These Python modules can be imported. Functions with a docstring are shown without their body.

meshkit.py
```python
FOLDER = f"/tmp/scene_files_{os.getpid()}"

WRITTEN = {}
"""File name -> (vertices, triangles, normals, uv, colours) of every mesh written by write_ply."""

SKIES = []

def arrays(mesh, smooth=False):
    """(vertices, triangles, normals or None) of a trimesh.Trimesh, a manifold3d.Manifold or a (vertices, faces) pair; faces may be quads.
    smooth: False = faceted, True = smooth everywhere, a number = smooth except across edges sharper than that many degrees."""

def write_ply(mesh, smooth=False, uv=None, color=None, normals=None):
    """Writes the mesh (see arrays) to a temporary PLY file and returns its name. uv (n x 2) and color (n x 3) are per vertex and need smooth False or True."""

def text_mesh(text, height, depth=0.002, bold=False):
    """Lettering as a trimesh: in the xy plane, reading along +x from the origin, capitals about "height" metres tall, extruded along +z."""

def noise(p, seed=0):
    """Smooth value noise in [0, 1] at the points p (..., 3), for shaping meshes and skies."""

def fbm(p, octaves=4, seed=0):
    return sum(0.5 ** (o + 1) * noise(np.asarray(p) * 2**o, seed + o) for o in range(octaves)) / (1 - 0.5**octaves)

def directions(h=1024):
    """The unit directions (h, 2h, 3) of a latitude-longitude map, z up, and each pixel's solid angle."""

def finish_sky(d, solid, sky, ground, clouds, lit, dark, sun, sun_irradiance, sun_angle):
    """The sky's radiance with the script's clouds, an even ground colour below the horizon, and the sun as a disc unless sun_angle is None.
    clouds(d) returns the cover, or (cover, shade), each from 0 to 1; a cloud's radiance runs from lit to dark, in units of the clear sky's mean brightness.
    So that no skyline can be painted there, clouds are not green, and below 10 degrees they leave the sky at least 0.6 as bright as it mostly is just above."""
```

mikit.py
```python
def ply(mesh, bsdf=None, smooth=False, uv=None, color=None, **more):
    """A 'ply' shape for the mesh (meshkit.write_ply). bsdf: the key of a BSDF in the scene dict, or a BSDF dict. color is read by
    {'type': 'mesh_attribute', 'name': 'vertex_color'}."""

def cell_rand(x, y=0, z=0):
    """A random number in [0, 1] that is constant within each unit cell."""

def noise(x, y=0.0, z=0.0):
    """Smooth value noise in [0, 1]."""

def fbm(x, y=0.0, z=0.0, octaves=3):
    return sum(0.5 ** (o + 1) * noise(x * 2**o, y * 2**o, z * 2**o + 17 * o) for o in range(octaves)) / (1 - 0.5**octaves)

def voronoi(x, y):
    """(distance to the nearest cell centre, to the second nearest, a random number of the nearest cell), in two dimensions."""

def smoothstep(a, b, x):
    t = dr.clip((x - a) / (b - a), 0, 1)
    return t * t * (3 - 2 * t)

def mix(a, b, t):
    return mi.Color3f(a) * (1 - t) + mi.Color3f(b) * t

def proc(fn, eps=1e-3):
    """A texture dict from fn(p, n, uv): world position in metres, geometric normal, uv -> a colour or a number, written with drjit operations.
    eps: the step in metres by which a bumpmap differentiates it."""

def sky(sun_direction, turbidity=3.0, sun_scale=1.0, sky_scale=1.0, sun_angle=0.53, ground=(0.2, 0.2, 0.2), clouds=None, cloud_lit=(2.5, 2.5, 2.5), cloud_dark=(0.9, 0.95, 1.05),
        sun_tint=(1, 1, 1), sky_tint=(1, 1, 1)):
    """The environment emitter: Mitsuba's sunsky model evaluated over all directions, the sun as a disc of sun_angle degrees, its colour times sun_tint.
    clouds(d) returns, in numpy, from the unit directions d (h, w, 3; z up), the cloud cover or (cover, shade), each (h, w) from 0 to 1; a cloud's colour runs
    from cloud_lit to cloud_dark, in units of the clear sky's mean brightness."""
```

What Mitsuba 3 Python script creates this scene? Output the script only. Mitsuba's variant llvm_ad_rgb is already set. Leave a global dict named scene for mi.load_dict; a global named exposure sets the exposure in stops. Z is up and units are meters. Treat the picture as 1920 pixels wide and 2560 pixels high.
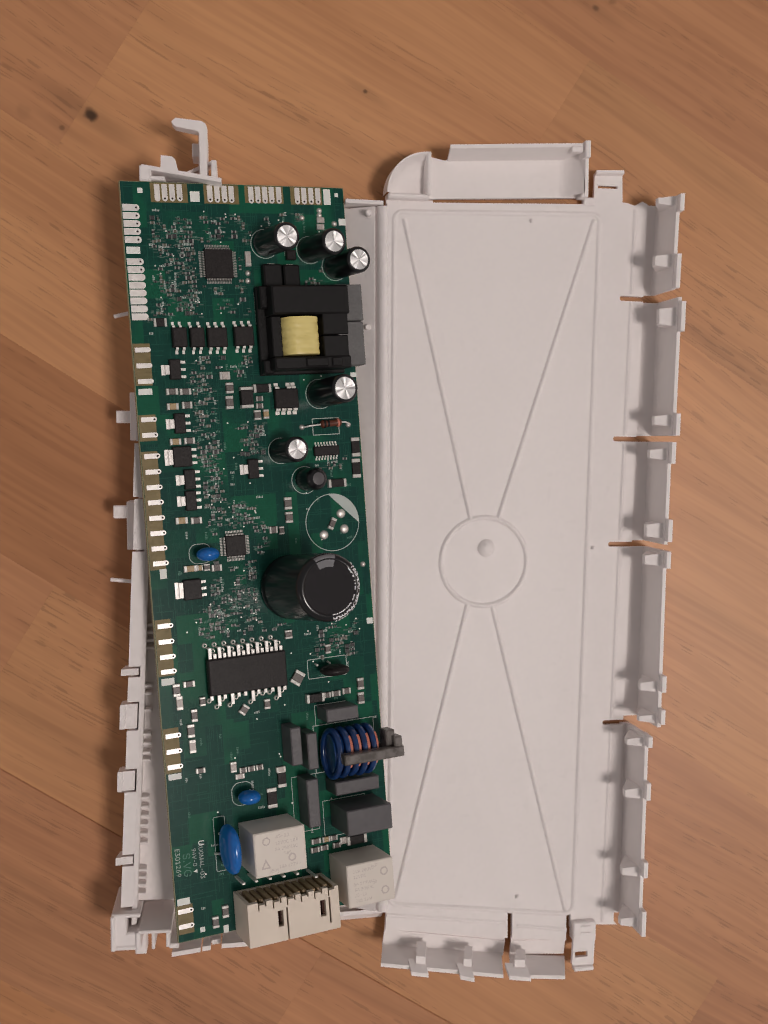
import math
import random

import drjit as dr
import mitsuba as mi
import numpy as np
import trimesh
from shapely import affinity
from shapely.geometry import LineString, Point, Polygon, box
from shapely.ops import unary_union

import meshkit
import mikit
from mikit import cell_rand, fbm, mix, noise, smoothstep

rnd = random.Random(7)
T = mi.ScalarTransform4f
scene, labels = {}, {}

# ---------------------------------------------------------------- camera, lamps, exposure
CAM_Z = 0.41322
g = np.array([-345.79430, -180.0, 3000.0])
g /= np.linalg.norm(g)
wx = np.array([1.0, 0, 0]) - g[0] * g
wx /= np.linalg.norm(wx)
RCW = np.stack([wx, np.cross(-g, wx), -g])  # camera axes (right, down, ahead) to world
eye = np.array([0, 0, CAM_Z])
ahead, up = RCW @ np.array([0, 0, 1.0]), RCW @ np.array([0, -1.0, 0])
scene["camera"] = {
    "type": "thinlens", "fov": math.degrees(2 * math.atan(960 / 3000)), "fov_axis": "x", "near_clip": 0.02, "far_clip": 20.0,
    "aperture_radius": 0.0008, "focus_distance": 0.395,
    "to_world": T().look_at(origin=eye.tolist(), target=(eye + ahead).tolist(), up=up.tolist()),
}


def lamp(key, pos, target, radius, rgb):
    scene[key] = {"type": "disk", "to_world": T().look_at(origin=list(pos), target=list(target), up=[0.1, 1, 0.05]).scale(radius),
                  "emitter": {"type": "area", "radiance": {"type": "rgb", "value": list(rgb)}}, "bsdf": {"type": "diffuse", "reflectance": {"type": "rgb", "value": 0.5}}}


lamp("unseen_ceiling_lamp", (0.98, -0.46, 2.74), (0.02, -0.02, 0), 0.30, (42.5, 38.4, 36.3))  # main light, out of view, throws the shadows up and left
lamp("unseen_left_lamp", (-1.5, -0.75, 1.15), (0, 0, 0), 0.05, (32, 28, 25))  # unseen weak lamp, placed to put glints on the capacitor rims
lamp("added_fill_lamp", (1.60, 0.09, 0.88), (0.03, 0, 0), 0.45, (1.2, 1.1, 1.0))  # added fill from the lid side, stands for no particular source
labels["unseen_left_lamp"] = {"label": "small weak unseen lamp out of view, away from the lid, for glints on the capacitor rims", "category": "lamp", "kind": "thing"}
labels["added_fill_lamp"] = {"label": "broad dim fill lamp added out of view on the lid side of the floor", "category": "lamp", "kind": "thing"}
labels["unseen_ceiling_lamp"] = {"label": "unseen round lamp high above the floor, out of view, lighting the board and lid", "category": "lamp", "kind": "thing"}
scene["room_light"] = {"type": "constant", "radiance": {"type": "rgb", "value": [0.235, 0.219, 0.214]}}  # light the walls of the room give back
exposure = 0.0

# ---------------------------------------------------------------- helpers (millimetres)
counts = {}


def key_for(base, parent=None):
    k = (parent + "__" if parent else "") + base
    n = counts.get(k, 0)
    counts[k] = n + 1
    return k if n == 0 else f"{k}_{n:03d}"


def ply(mesh, bsdf, smooth=False, color=None):
    if isinstance(mesh, (list, tuple)):
        mesh = trimesh.util.concatenate(list(mesh))
    m = mesh.copy()
    m.apply_scale(0.001)
    return mikit.ply(m, bsdf, smooth=smooth, color=color)


def put(base, shape, M=None, parent=None, label=None, **more):
    k = key_for(base, parent)
    scene[k] = dict(shape) if M is None else {**shape, "to_world": T(np.asarray(M).tolist())}
    if label or more:
        labels[k] = {**({"label": label} if label else {}), **more}
    return k


def group(base, parent, label=None):
    k = key_for(base, parent)
    if label:
        labels[k] = {"label": label}
    return k


def tr(x=0, y=0, z=0, rot=0.0):
    c, s = math.cos(math.radians(rot)), math.sin(math.radians(rot))
    return np.array([[c, -s, 0, x / 1e3], [s, c, 0, y / 1e3], [0, 0, 1, z / 1e3], [0, 0, 0, 1.0]])


def ext(poly, z0, z1):
    polys = [q for q in getattr(poly, "geoms", [poly]) if q.area > 1e-6]
    ms = []
    for q in polys:
        m = trimesh.creation.extrude_polygon(q, z1 - z0, engine="earcut")
        m.apply_translation([0, 0, z0])
        ms.append(m)
    return trimesh.util.concatenate(ms)


def hull(pts):
    return trimesh.Trimesh(np.asarray(pts, float)).convex_hull if False else trimesh.convex.convex_hull(np.asarray(pts, float))


def rbox(x0, x1, y0, y1, z0, z1, ch=0.2, foot=False):
    """A box with its upright and top edges chamfered (and the lower ones with foot)."""
    pts = []
    for z, i in ([(z0, ch), (z0 + ch, 0)] if foot else [(z0, 0)]) + [(z1 - ch, 0), (z1, ch)]:
        for x in (x0 + i, x1 - i):
            for s in (-1, 1):
                y = (y0 + i) if s < 0 else (y1 - i)
                xx = x + (ch * 0.6 if x < (x0 + x1) / 2 else -ch * 0.6)
                yy = y + (ch * 0.6 if s < 0 else -ch * 0.6)
                pts += [(xx, y, z), (x, yy, z)]
    return hull(pts)


def lathe(profile, seg=40):
    m = trimesh.creation.revolve(np.asarray(profile, float), sections=seg)
    return m


def tube(points, r, seg=10, caps=True):
    p = np.asarray(points, float)
    t = np.gradient(p, axis=0)
    t /= np.linalg.norm(t, axis=1, keepdims=True)
    a = np.array([0, 0, 1.0]) if abs(t[0, 2]) < 0.9 else np.array([1.0, 0, 0])
    u = np.cross(a, t[0])
    u /= np.linalg.norm(u)
    vs = []
    rr = np.broadcast_to(r, len(p))
    for i in range(len(p)):
        u = u - t[i] * (u @ t[i])
        u /= np.linalg.norm(u)
        w = np.cross(t[i], u)
        an = np.arange(seg) * 2 * math.pi / seg
        vs.append(p[i] + rr[i] * (np.cos(an)[:, None] * u + np.sin(an)[:, None] * w))
    v = np.vstack(vs)
    f = []
    for i in range(len(p) - 1):
        for j in range(seg):
            a0, a1, b0, b1 = i * seg + j, i * seg + (j + 1) % seg, (i + 1) * seg + j, (i + 1) * seg + (j + 1) % seg
            f += [[a0, a1, b1], [a0, b1, b0]]
    if caps:
        n = len(v)
        v = np.vstack([v, p[0], p[-1]])
        for j in range(seg):
            f += [[n, (j + 1) % seg, j], [n + 1, (len(p) - 1) * seg + j, (len(p) - 1) * seg + (j + 1) % seg]]
    return trimesh.Trimesh(v, f, process=False)


def ellipsoid(rx, ry, rz, c=(0, 0, 0), sub=3, flat=1.0):
    m = trimesh.creation.icosphere(subdivisions=sub)
    v = np.sign(m.vertices) * np.abs(m.vertices) ** flat
    m.vertices = v * [rx, ry, rz] + np.asarray(c)
    return m


def slab(b0, b1, t0, t1, th):
    """A plate between a lower line b0-b1 and an upper line t0-t1 (3d points), thickened by the vector th."""
    pts = [np.asarray(q, float) for q in (b0, b1, t0, t1)]
    return hull(pts + [q + np.asarray(th, float) for q in pts])


# ---------------------------------------------------------------- materials
def pr(key, color, rough=0.5, spec=0.5, **more):
    c = color if isinstance(color, dict) else {"type": "rgb", "value": list(color)}
    scene[key] = {"type": "twosided", "bsdf": {"type": "principled", "base_color": c, "roughness": rough, "specular": spec, **more}}


def metal(key, color, rough, au=None, av=None):
    d = {"type": "roughconductor", "distribution": "ggx", "specular_reflectance": {"type": "rgb", "value": list(color)}}
    d.update({"alpha": rough} if au is None else {"alpha_u": au, "alpha_v": av})
    scene[key] = {"type": "twosided", "bsdf": d}


def white_plastic(p, n, uv):
    f = fbm(p.x * 900, p.y * 900, p.z * 900, 2)
    s = fbm(p.x * 30 + 5, p.y * 14, p.z * 30, 3)
    speck = smoothstep(0.80, 0.86, noise(p.x * 420, p.y * 420, p.z * 420 + 3)) * smoothstep(0.5, 0.7, noise(p.x * 60, p.y * 60, 9.0))
    scuff = smoothstep(0.70, 0.80, noise(p.x * 260 + p.y * 90, p.y * 22 - p.x * 30, 5.0)) * smoothstep(0.55, 0.75, noise(p.x * 22, p.y * 22, 4.0))
    return mix((0.74, 0.694, 0.682), (0.785, 0.738, 0.726), s) * (0.985 + 0.03 * f) * (1 - 0.02 * speck - 0.006 * scuff)


pr("mat_white", mikit.proc(white_plastic), 0.5, 0.3)
pr("mat_black", (0.009, 0.0085, 0.009), 0.42, 0.2)
pr("mat_sleeve", (0.0075, 0.0075, 0.009), 0.22, 0.5)
pr("mat_cap_top", (0.014, 0.0125, 0.0145), 0.4, 0.15)
pr("mat_epoxy", mikit.proc(lambda p, n, uv: mix((0.014, 0.012, 0.012), (0.022, 0.0185, 0.0185), noise(p.x * 2500, p.y * 2500, p.z * 2500))), 0.42, 0.18)
pr("mat_charcoal", mikit.proc(lambda p, n, uv: mix((0.062, 0.058, 0.064), (0.078, 0.073, 0.078), fbm(p.x * 600, p.y * 600, p.z * 600, 2))), 0.36, 0.5)
pr("mat_ferrite", mikit.proc(lambda p, n, uv: mix((0.085, 0.084, 0.086), (0.12, 0.117, 0.116), fbm(p.x * 1500, p.y * 1500, p.z * 1500, 3))), 0.5, 0.5)
pr("mat_rod", mikit.proc(lambda p, n, uv: mix((0.055, 0.046, 0.04), (0.13, 0.115, 0.108), smoothstep(0.3, 0.7, fbm(p.x * 420, p.y * 420, p.z * 420, 3)))), 0.35, 0.5)
pr("mat_tape", mikit.proc(lambda p, n, uv: mix((0.60, 0.49, 0.16), (0.72, 0.61, 0.25), fbm(p.x * 260, p.y * 900, p.z * 260, 2))), 0.3, 0.5)
pr("mat_blue", (0.008, 0.12, 0.42), 0.2, 0.6)
pr("mat_blue_wire", mikit.proc(lambda p, n, uv: mix((0.005, 0.017, 0.06), (0.008, 0.045, 0.17), fbm(p.x * 500, p.y * 500, p.z * 500, 2))), 0.22, 0.6)
pr("mat_beige", mikit.proc(lambda p, n, uv: mix((0.60, 0.52, 0.435), (0.67, 0.585, 0.495), fbm(p.x * 120, p.y * 120, p.z * 120, 3))), 0.42, 0.4)
pr("mat_amber", mikit.proc(lambda p, n, uv: mix((0.27, 0.18, 0.105), (0.42, 0.31, 0.19), fbm(p.x * 300, p.y * 300, p.z * 300, 2))), 0.4, 0.4)
pr("mat_relay", mikit.proc(lambda p, n, uv: mix((0.60, 0.545, 0.49), (0.655, 0.60, 0.54), fbm(p.x * 90, p.y * 90, p.z * 90, 3))), 0.45, 0.4)
pr("mat_ink", (0.49, 0.43, 0.40), 0.6, 0.3)
pr("mat_silk", (0.42, 0.47, 0.44), 0.6, 0.3)
pr("mat_silk_dim", (0.085, 0.19, 0.145), 0.6, 0.3)
pr("mat_trace", (0.06, 0.11, 0.088), 0.4, 0.4)
pr("mat_label_white", (0.72, 0.74, 0.70), 0.6, 0.3)
pr("mat_print", (0.72, 0.72, 0.74), 0.5, 0.3)
pr("mat_label_gray", (0.15, 0.15, 0.16), 0.5, 0.4)
pr("mat_bare", mikit.proc(lambda p, n, uv: mix((0.125, 0.092, 0.03), (0.20, 0.15, 0.06), fbm(p.x * 400, p.y * 400, p.z * 400, 2))), 0.5, 0.4)
pr("mat_edge", (0.30, 0.285, 0.17), 0.6, 0.3)
pr("mat_hole", (0.01, 0.009, 0.008), 0.6, 0.2)
pr("mat_ceramic_tan", (0.33, 0.235, 0.12), 0.4, 0.5)
pr("mat_ceramic_gray", (0.10, 0.085, 0.078), 0.4, 0.5)
pr("mat_ceramic_pale", (0.42, 0.38, 0.35), 0.4, 0.5)
pr("mat_resistor_body", (0.10, 0.028, 0.014), 0.3, 0.5)
pr("mat_copper", (0.50, 0.17, 0.12), 0.25, 0.6)
pr("mat_pad", mikit.proc(lambda p, n, uv: mix((0.66, 0.63, 0.60), (0.84, 0.81, 0.77), fbm(p.x * 700, p.y * 700, p.z * 700, 2))), 0.3, 0.8, metallic=0.35)
pr("mat_tin", (0.78, 0.755, 0.71), 0.27, 0.8, metallic=0.45)
pr("mat_chip_end", (0.50, 0.49, 0.46), 0.3, 0.8, metallic=0.4)
pr("mat_copper_dull", (0.3, 0.2, 0.1), 0.3, 0.6, metallic=0.6)
pr("mat_tin_dull", (0.34, 0.33, 0.31), 0.35, 0.8, metallic=0.6)
metal("mat_solder", (0.82, 0.79, 0.74), 0.22)
scene["mat_alu"] = {"type": "twosided", "bsdf": {"type": "roughconductor", "distribution": "ggx", "specular_reflectance": {"type": "rgb", "value": [0.86, 0.85, 0.85]}, "alpha_u": 0.16, "alpha_v": 0.45}}
pr("mat_alu_score", (0.55, 0.54, 0.54), 0.35, 0.6, metallic=0.5)
scene["mat_chip"] = {"type": "twosided", "bsdf": {"type": "principled", "base_color": {"type": "mesh_attribute", "name": "vertex_color"}, "roughness": 0.33, "specular": 0.6}}

# ---------------------------------------------------------------- the floor: strips of laminate
GA = math.radians(-32.2)
GD = (math.cos(GA), math.sin(GA))
GN = (-math.sin(GA), math.cos(GA))
KNOTS = [((-50.27, 107.48), 2.1, 0.95), ((41.14, 118.13), 0.9, 0.7), ((121.22, 148.98), 1.2, 0.6), ((-59.62, 103.06), 1.0, 0.45), ((-72.05, 108.09), 2.6, 0.12), ((126.95, 151.56), 1.4, 0.3), ((148.11, -176.81), 3, 0.0)]


def wood(seed, light, dark, streaks):
    def fn(p, n, uv):
        t = (p.x * GD[0] + p.y * GD[1])
        a = (p.x * GN[0] + p.y * GN[1])
        wob = fbm(t * 7 + seed, a * 16, seed * 3.1, 3)
        a2 = a + 0.012 * (wob - 0.5)
        broad = fbm(t * 5 + 3 * seed, a2 * 52, seed + 0.5, 3)
        fine = fbm(t * 26 + seed, a2 * 620, seed + 2.5, 3)
        hair = noise(t * 90 + seed, a2 * 2100, seed)
        blot = fbm(t * 24 + seed, a * 24, seed + 7.0, 2)
        k = 0.42 * smoothstep(0.25, 0.75, broad) + 0.40 * smoothstep(0.25, 0.75, fine) + 0.10 * hair + 0.14 * (blot - 0.3)
        c = mix(light, dark, dr.clip(k, 0, 1))
        pore = smoothstep(0.70, 0.80, noise(t * 140 + seed, a2 * 2600, seed + 3.0)) * smoothstep(0.4, 0.6, fbm(t * 12, a2 * 150, seed + 8.0, 2))
        c = c * (1 - 0.22 * pore)
        line = smoothstep(0.60, 0.72, fbm(t * 3.5 + 9 * seed, a2 * 85, seed + 4.0, 3))
        c = c * (1 - streaks * line * (0.5 + 0.5 * fine))
        for (x, y), r, s in KNOTS:
            dt = (p.x - x / 1e3) * GD[0] + (p.y - y / 1e3) * GD[1]
            da = (p.x - x / 1e3) * GN[0] + (p.y - y / 1e3) * GN[1]
            d = dr.sqrt(dr.square(dt / 1.25) + dr.square(da)) * (1 + 0.5 * (noise(p.x * 700, p.y * 700) - 0.5))
            c = c * (1 - s * 0.88 * (1 - smoothstep(0.35 * r / 1e3, 1.15 * r / 1e3, d)))
            d2 = dr.sqrt(dr.square(dt / 5.5) + dr.square(da))
            c = c * (1 - s * 0.22 * (1 - smoothstep(0.5 * r / 1e3, 2.6 * r / 1e3, d2)))
        return c
    return fn


TONES = [((0.5149, 0.2465, 0.1174), (0.3813, 0.1680, 0.0795), 0.120), ((0.4852, 0.2291, 0.1103), (0.3516, 0.1529, 0.0736), 0.150), ((0.5743, 0.2852, 0.1311), (0.4258, 0.1934, 0.0875), 0.105),
         ((0.4600, 0.2111, 0.0935), (0.3300, 0.1394, 0.0597), 0.135), ((0.5398, 0.2669, 0.1212), (0.3961, 0.1813, 0.0815), 0.120)]
for i, (a_, b_, s_) in enumerate(TONES):
    pr(f"mat_wood_{i}", mikit.proc(wood(3.7 * i + 1.3, a_, b_, s_)), 0.42, 0.32)
labels["floor"] = {"label": "warm brown laminate wood floor with strips running diagonally", "kind": "structure"}
SW, N0 = 62.73, -138.6
ROWS = {  # strip row above the joint N0 -> (ends along the grain, tones)
    -3: ([-120, 190], [1, 4, 0]), -2: ([-200, 60, 290], [0, 3, 1, 4]), -1: ([-330, 117.8, 420], [1, 1, 0, 3]), 0: ([-310, -28.2, 250], [3, 0, 4, 1]), 1: ([-160, 120, 380], [1, 3, 0, 2]),
    2: ([-260, 40, 330], [0, 2, 2, 0]), 3: ([-380, -103.5, 200, 460], [4, 0, 2, 2, 1]), 4: ([-290, 31, 330], [0, 2, 4, 1]), 5: ([-170, 150], [0, 0, 3]), 6: ([-40, 240], [4, 1, 0]), 7: ([-120], [0, 4])}
ROWS[2] = ([-260, 40, 90], [1, 2, 2, 2])
for r, (ends, tones) in ROWS.items():
    n0, n1 = N0 + SW * r, N0 + SW * (r + 1)
    edges = [-600, *ends, 700]
    for (a_, b_), tone in zip(zip(edges[:-1], edges[1:]), tones):
        joint = 0.05 if r == 0 else 0.004
        jn = 0.05 if r == -1 else 0.004
        x0, x1, y0, y1 = a_ + 0.004, b_ - 0.004, n0 + joint, n1 - jn
        c = 0.22
        pts = [(x, y, z) for z, i in ((-6, 0), (-c, 0), (0, 1)) for x in (x0 + i * 0.01, x1 - i * 0.01) for y in (y0 + i * (c if joint > 0.03 else 0.0), y1 - i * (c if jn > 0.03 else 0.0))]
        m = hull(pts)
        m.apply_transform(np.block([[np.array([[GD[0], GN[0], 0], [GD[1], GN[1], 0], [0, 0, 1]]), np.zeros((3, 1))], [0, 0, 0, 1]]))
        put("plank", ply(m, f"mat_wood_{tone}"), parent="floor")

# ---------------------------------------------------------------- the white housing: base tray
H = "plastic_housing"
labels[H] = {"label": "open white plastic housing, its hinged lid folded out flat on the floor", "category": "plastic housing"}
BASE = group("base_tray", H)


def white(base, meshes, parent, smooth=30, label=None, M=None):
    return put(base, ply(meshes, "mat_white", smooth), M, parent, label)


WT = 24.0  # height of the left wall
LW = [(-31.8, 80.8), (-35.0, -1.4), (-36.9, -50.3), (-41.3, -147.8), (-41.9, -160.5)]


def lw_x(y):
    return float(np.interp(-y, [-q[1] for q in LW], [q[0] for q in LW]))


hole = affinity.translate(box(-2.6, -2.1, 2.6, 2.1), -28.6, -162.2).buffer(0.4)
floor_poly = Polygon([(-31.8, 80.6), (46.5, 78.0), (47.0, -163.4), (28, -166.5), (-26, -171.0), (-42, -165)]).difference(hole)
white("tray_floor", ext(floor_poly, 0.6, 2.2), BASE)
white("tray_step", ext(Polygon([(-30.8, 80.0), (-20, 79.6), (-20, -152.5), (-39.0, -152.5), (-35.0, -60), (-32.6, 0)]), 2.25, 16.5), BASE)
# left wall in lengths between its notches
NOTCH = [80.6, 42.0, -0.7, -18.5, -35.4, -73.2, -76.0, -84.7, -93.4, -106.6, -113.6, -134.8, -138.0, -152.2]
for i, (ya, yb) in enumerate(zip(NOTCH[:-1], NOTCH[1:])):
    ya -= 0.35
    yb += 0.35
    off = (0.0, 0.3, -0.2, 0.25, 0.0, -0.9, 0.0, -0.8, 0.1, -0.9, 0.0, -0.6, 0.1)[i]
    xa, xb = lw_x(ya) + off, lw_x(yb) + off
    m = [slab((xa + 2.4, ya, 2), (xb + 2.4, yb, 2), (xa + 0.4, ya, WT - 1), (xb + 0.4, yb, WT - 1), (1.5, 0, 0)), slab((xa, ya, WT - 2.2), (xb, yb, WT - 2.2), (xa, ya, WT), (xb, yb, WT), (4.0, 0, -0.5))]
    if i in (5, 7, 9, 11):  # narrow tongues stand a little taller
        m.append(slab((xa - 0.6, ya, WT - 6), (xb - 0.6, yb, WT - 6), (xa - 1.4, ya, WT + 0.6), (xb - 1.4, yb, WT + 0.6), (1.6, 0, 0)))
    white("wall_tongue", m, BASE)
yy = np.linspace(80, -158, 60)
def rail(x0, x1, z0, z1, dz):
    v = [[lw_x(y) + x, y, z] for y in yy for x, z in ((x0, z0), (x1, z0), (x1, z1 - dz), (x0, z1))]
    f = []
    for i in range(len(yy) - 1):
        for j in range(4):
            a, b = i * 4 + j, i * 4 + (j + 1) % 4
            f += [[a, b, b + 4], [a, b + 4, a + 4]]
    f += [[0, 2, 1], [0, 3, 2]]
    n = len(v) - 4
    f += [[n, n + 1, n + 2], [n, n + 2, n + 3]]
    return trimesh.Trimesh(v, f, process=False)


white("wall_rail", rail(3.7, 5.2, 2.1, WT - 0.45, 0.7), BASE)
ribs = []
for y in [-60, -62.5, -65, -67.5, -80, -82.5, -88, -96, -99, -102, -104.5, -117, -120, -123, -126, -129, -132, -141, -143.5, -146, -149]:
    x = lw_x(y)
    ribs.append(rbox(x + 4.5, x + 7.6, y - 0.45, y + 0.45, 14.0, 20.5, 0.25))
for m in ribs:
    white("rib", m, BASE)
for x, y, w, d, z0, z1 in [(-39.76, 7.55, 4.6, 4.0, 9, 12.5), (-41.07, -23.59, 4.6, 4.2, 9, 12.5)]:
    white("latch", [rbox(x - w / 2, x + w / 2 + 3, y - d / 2, y + d / 2, z0, z1, 0.3, True)], BASE)
for xa, ya, xb, yb in [(-37.55, 15.52, -35.47, -0.14), (-38.99, -20.19, -37.12, -36.04)]:
    white("latch_arm", rbox(xa, xb + 1.5, yb, ya, 3, 13, 0.3), BASE)
for x, y, ang in [(-41.01, -46.04, -6), (-38.85, 40.71, 14)]:
    m = rbox(-3.4, 4.5, -0.6, 0.6, 13, 14.4, 0.3, True)
    m.apply_transform(trimesh.transformations.rotation_matrix(math.radians(ang), [0, 0, 1]))
    m.apply_translation([x, y, 0])
    white("locating_pin", m, BASE)
for (xa, ya), (xb, yb) in [((-41.29, -86.37), (-35.83, -93.67)), ((-42.42, -108.69), (-37.20, -114.73))]:
    white("latch_block", [rbox(xa, xb, yb, ya, 12, 21, 0.4, True)], BASE)
# corner block, bottom left
cb = [rbox(-44.3, -35.2, -165.0, -163.6, 1, 27, 0.4), rbox(-44.3, -42.9, -164.8, -153.4, 1, 28.2, 0.4), rbox(-44.0, -35.0, -154.2, -152.9, 4, 27.2, 0.3), rbox(-36.4, -34.9, -164.8, -159.2, 1, 27.6, 0.3),
      rbox(-43.6, -36.0, -164.2, -159.5, 20, 26.4, 0.5), rbox(-43.6, -39.4, -160.5, -153.8, 20, 26.4, 0.5)]
white("corner_block", cb, BASE)
cw = [rbox(-35.6, -25.2, -159.6, -158.5, 1, 27.5, 0.25), rbox(-26.8, -25.6, -164.4, -158.7, 1, 27.2, 0.25), rbox(-31.4, -30.4, -165.0, -159.0, 1, 27.0, 0.25), rbox(-35.2, -25.8, -165.4, -164.4, 1, 12, 0.25),
      rbox(-25.9, -22.8, -165.4, -163.8, 1, 26.0, 0.25)]
white("corner_rib", cw, BASE)
white("foot", rbox(-38.4, -34.6, -174.2, -163.8, 1, 9, 0.4, True), BASE)
# bottom wall
for xa, xb, ya, yb, z in [(-25.2, -15.9, -167.6, -166.4, 24), (-15.3, -12.6, -166.2, -165.9, 24), (-12.2, -9.4, -165.8, -165.5, 20), (-9.0, 0.4, -165.5, -165.2, 24), (0.8, 18, -165.2, -165.0, 12), (18.4, 30.2, -164.9, -164.7, 6),
                          (30.4, 46.4, -163.9, -163.2, 6)]:
    white("bottom_tongue", slab((xa, ya - 3.2, 1.5), (xb, yb - 3.2, 1.5), (xa, ya, z), (xb, yb, z), (0, -1.5, 0)), BASE)
white("bottom_lip", rbox(-13.4, -9.6, -168.6, -165.0, 1.5, 16, 0.4), BASE)
# top wall and hinge ridge
white("top_wall", [slab((-31.8, 80.8, 1), (33.0, 78.8, 1), (-31.8, 80.9, 22.0), (33.0, 78.8, 3.2), (0, 1.3, 0)), slab((33.6, 78.8, 1), (46.2, 78.4, 1), (33.6, 78.8, 10), (46.2, 78.4, 10), (0, 1.3, 0))], BASE)
prof = [(43.6, 0.8), (43.9, 6.6), (44.5, 8.4), (45.6, 9.3), (46.8, 9.35), (47.7, 9.0), (48.4, 8.6), (48.4, 7.2), (46.6, 7.0), (46.2, 0.8)]
rp = ext(Polygon(prof), 0, 241.5)
rp.apply_transform(np.array([[1, 0, 0, 0], [0, 0, 1, -163.3], [0, 1, 0, 0], [0, 0, 0, 1.0]]))
rp.invert()
white("hinge_ridge", rp, BASE, 40)
rm = ext(Polygon([(32.0, 0.7), (32.0, 2.3), (33.5, 2.4), (43.0, 8.3), (43.65, 8.4), (43.55, 0.7)]), 0, 241.3)
rm.apply_transform(np.array([[1, 0, 0, 0], [0, 0, 1, -163.2], [0, 1, 0, 0], [0, 0, 0, 1.0]]))
rm.invert()
white("tray_ramp", rm, BASE, 40)
for x, y, h in [(41.2, 75.6, 9), (41.2, 37.9, 6.4)]:
    m = lathe([(0, 0), (1.1, 0), (1.0, h - 0.3), (0.7, h), (0, h)], 24)
    m.apply_translation([x, y, 2])
    white("peg", m, BASE)
for x, y, h in [(-12, -152, 27.0), (8, 60, 9.0)]:
    white("support_post", rbox(x - 1.5, x + 1.5, y - 1.5, y + 1.5, 2, h, 0.3), BASE)
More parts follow.
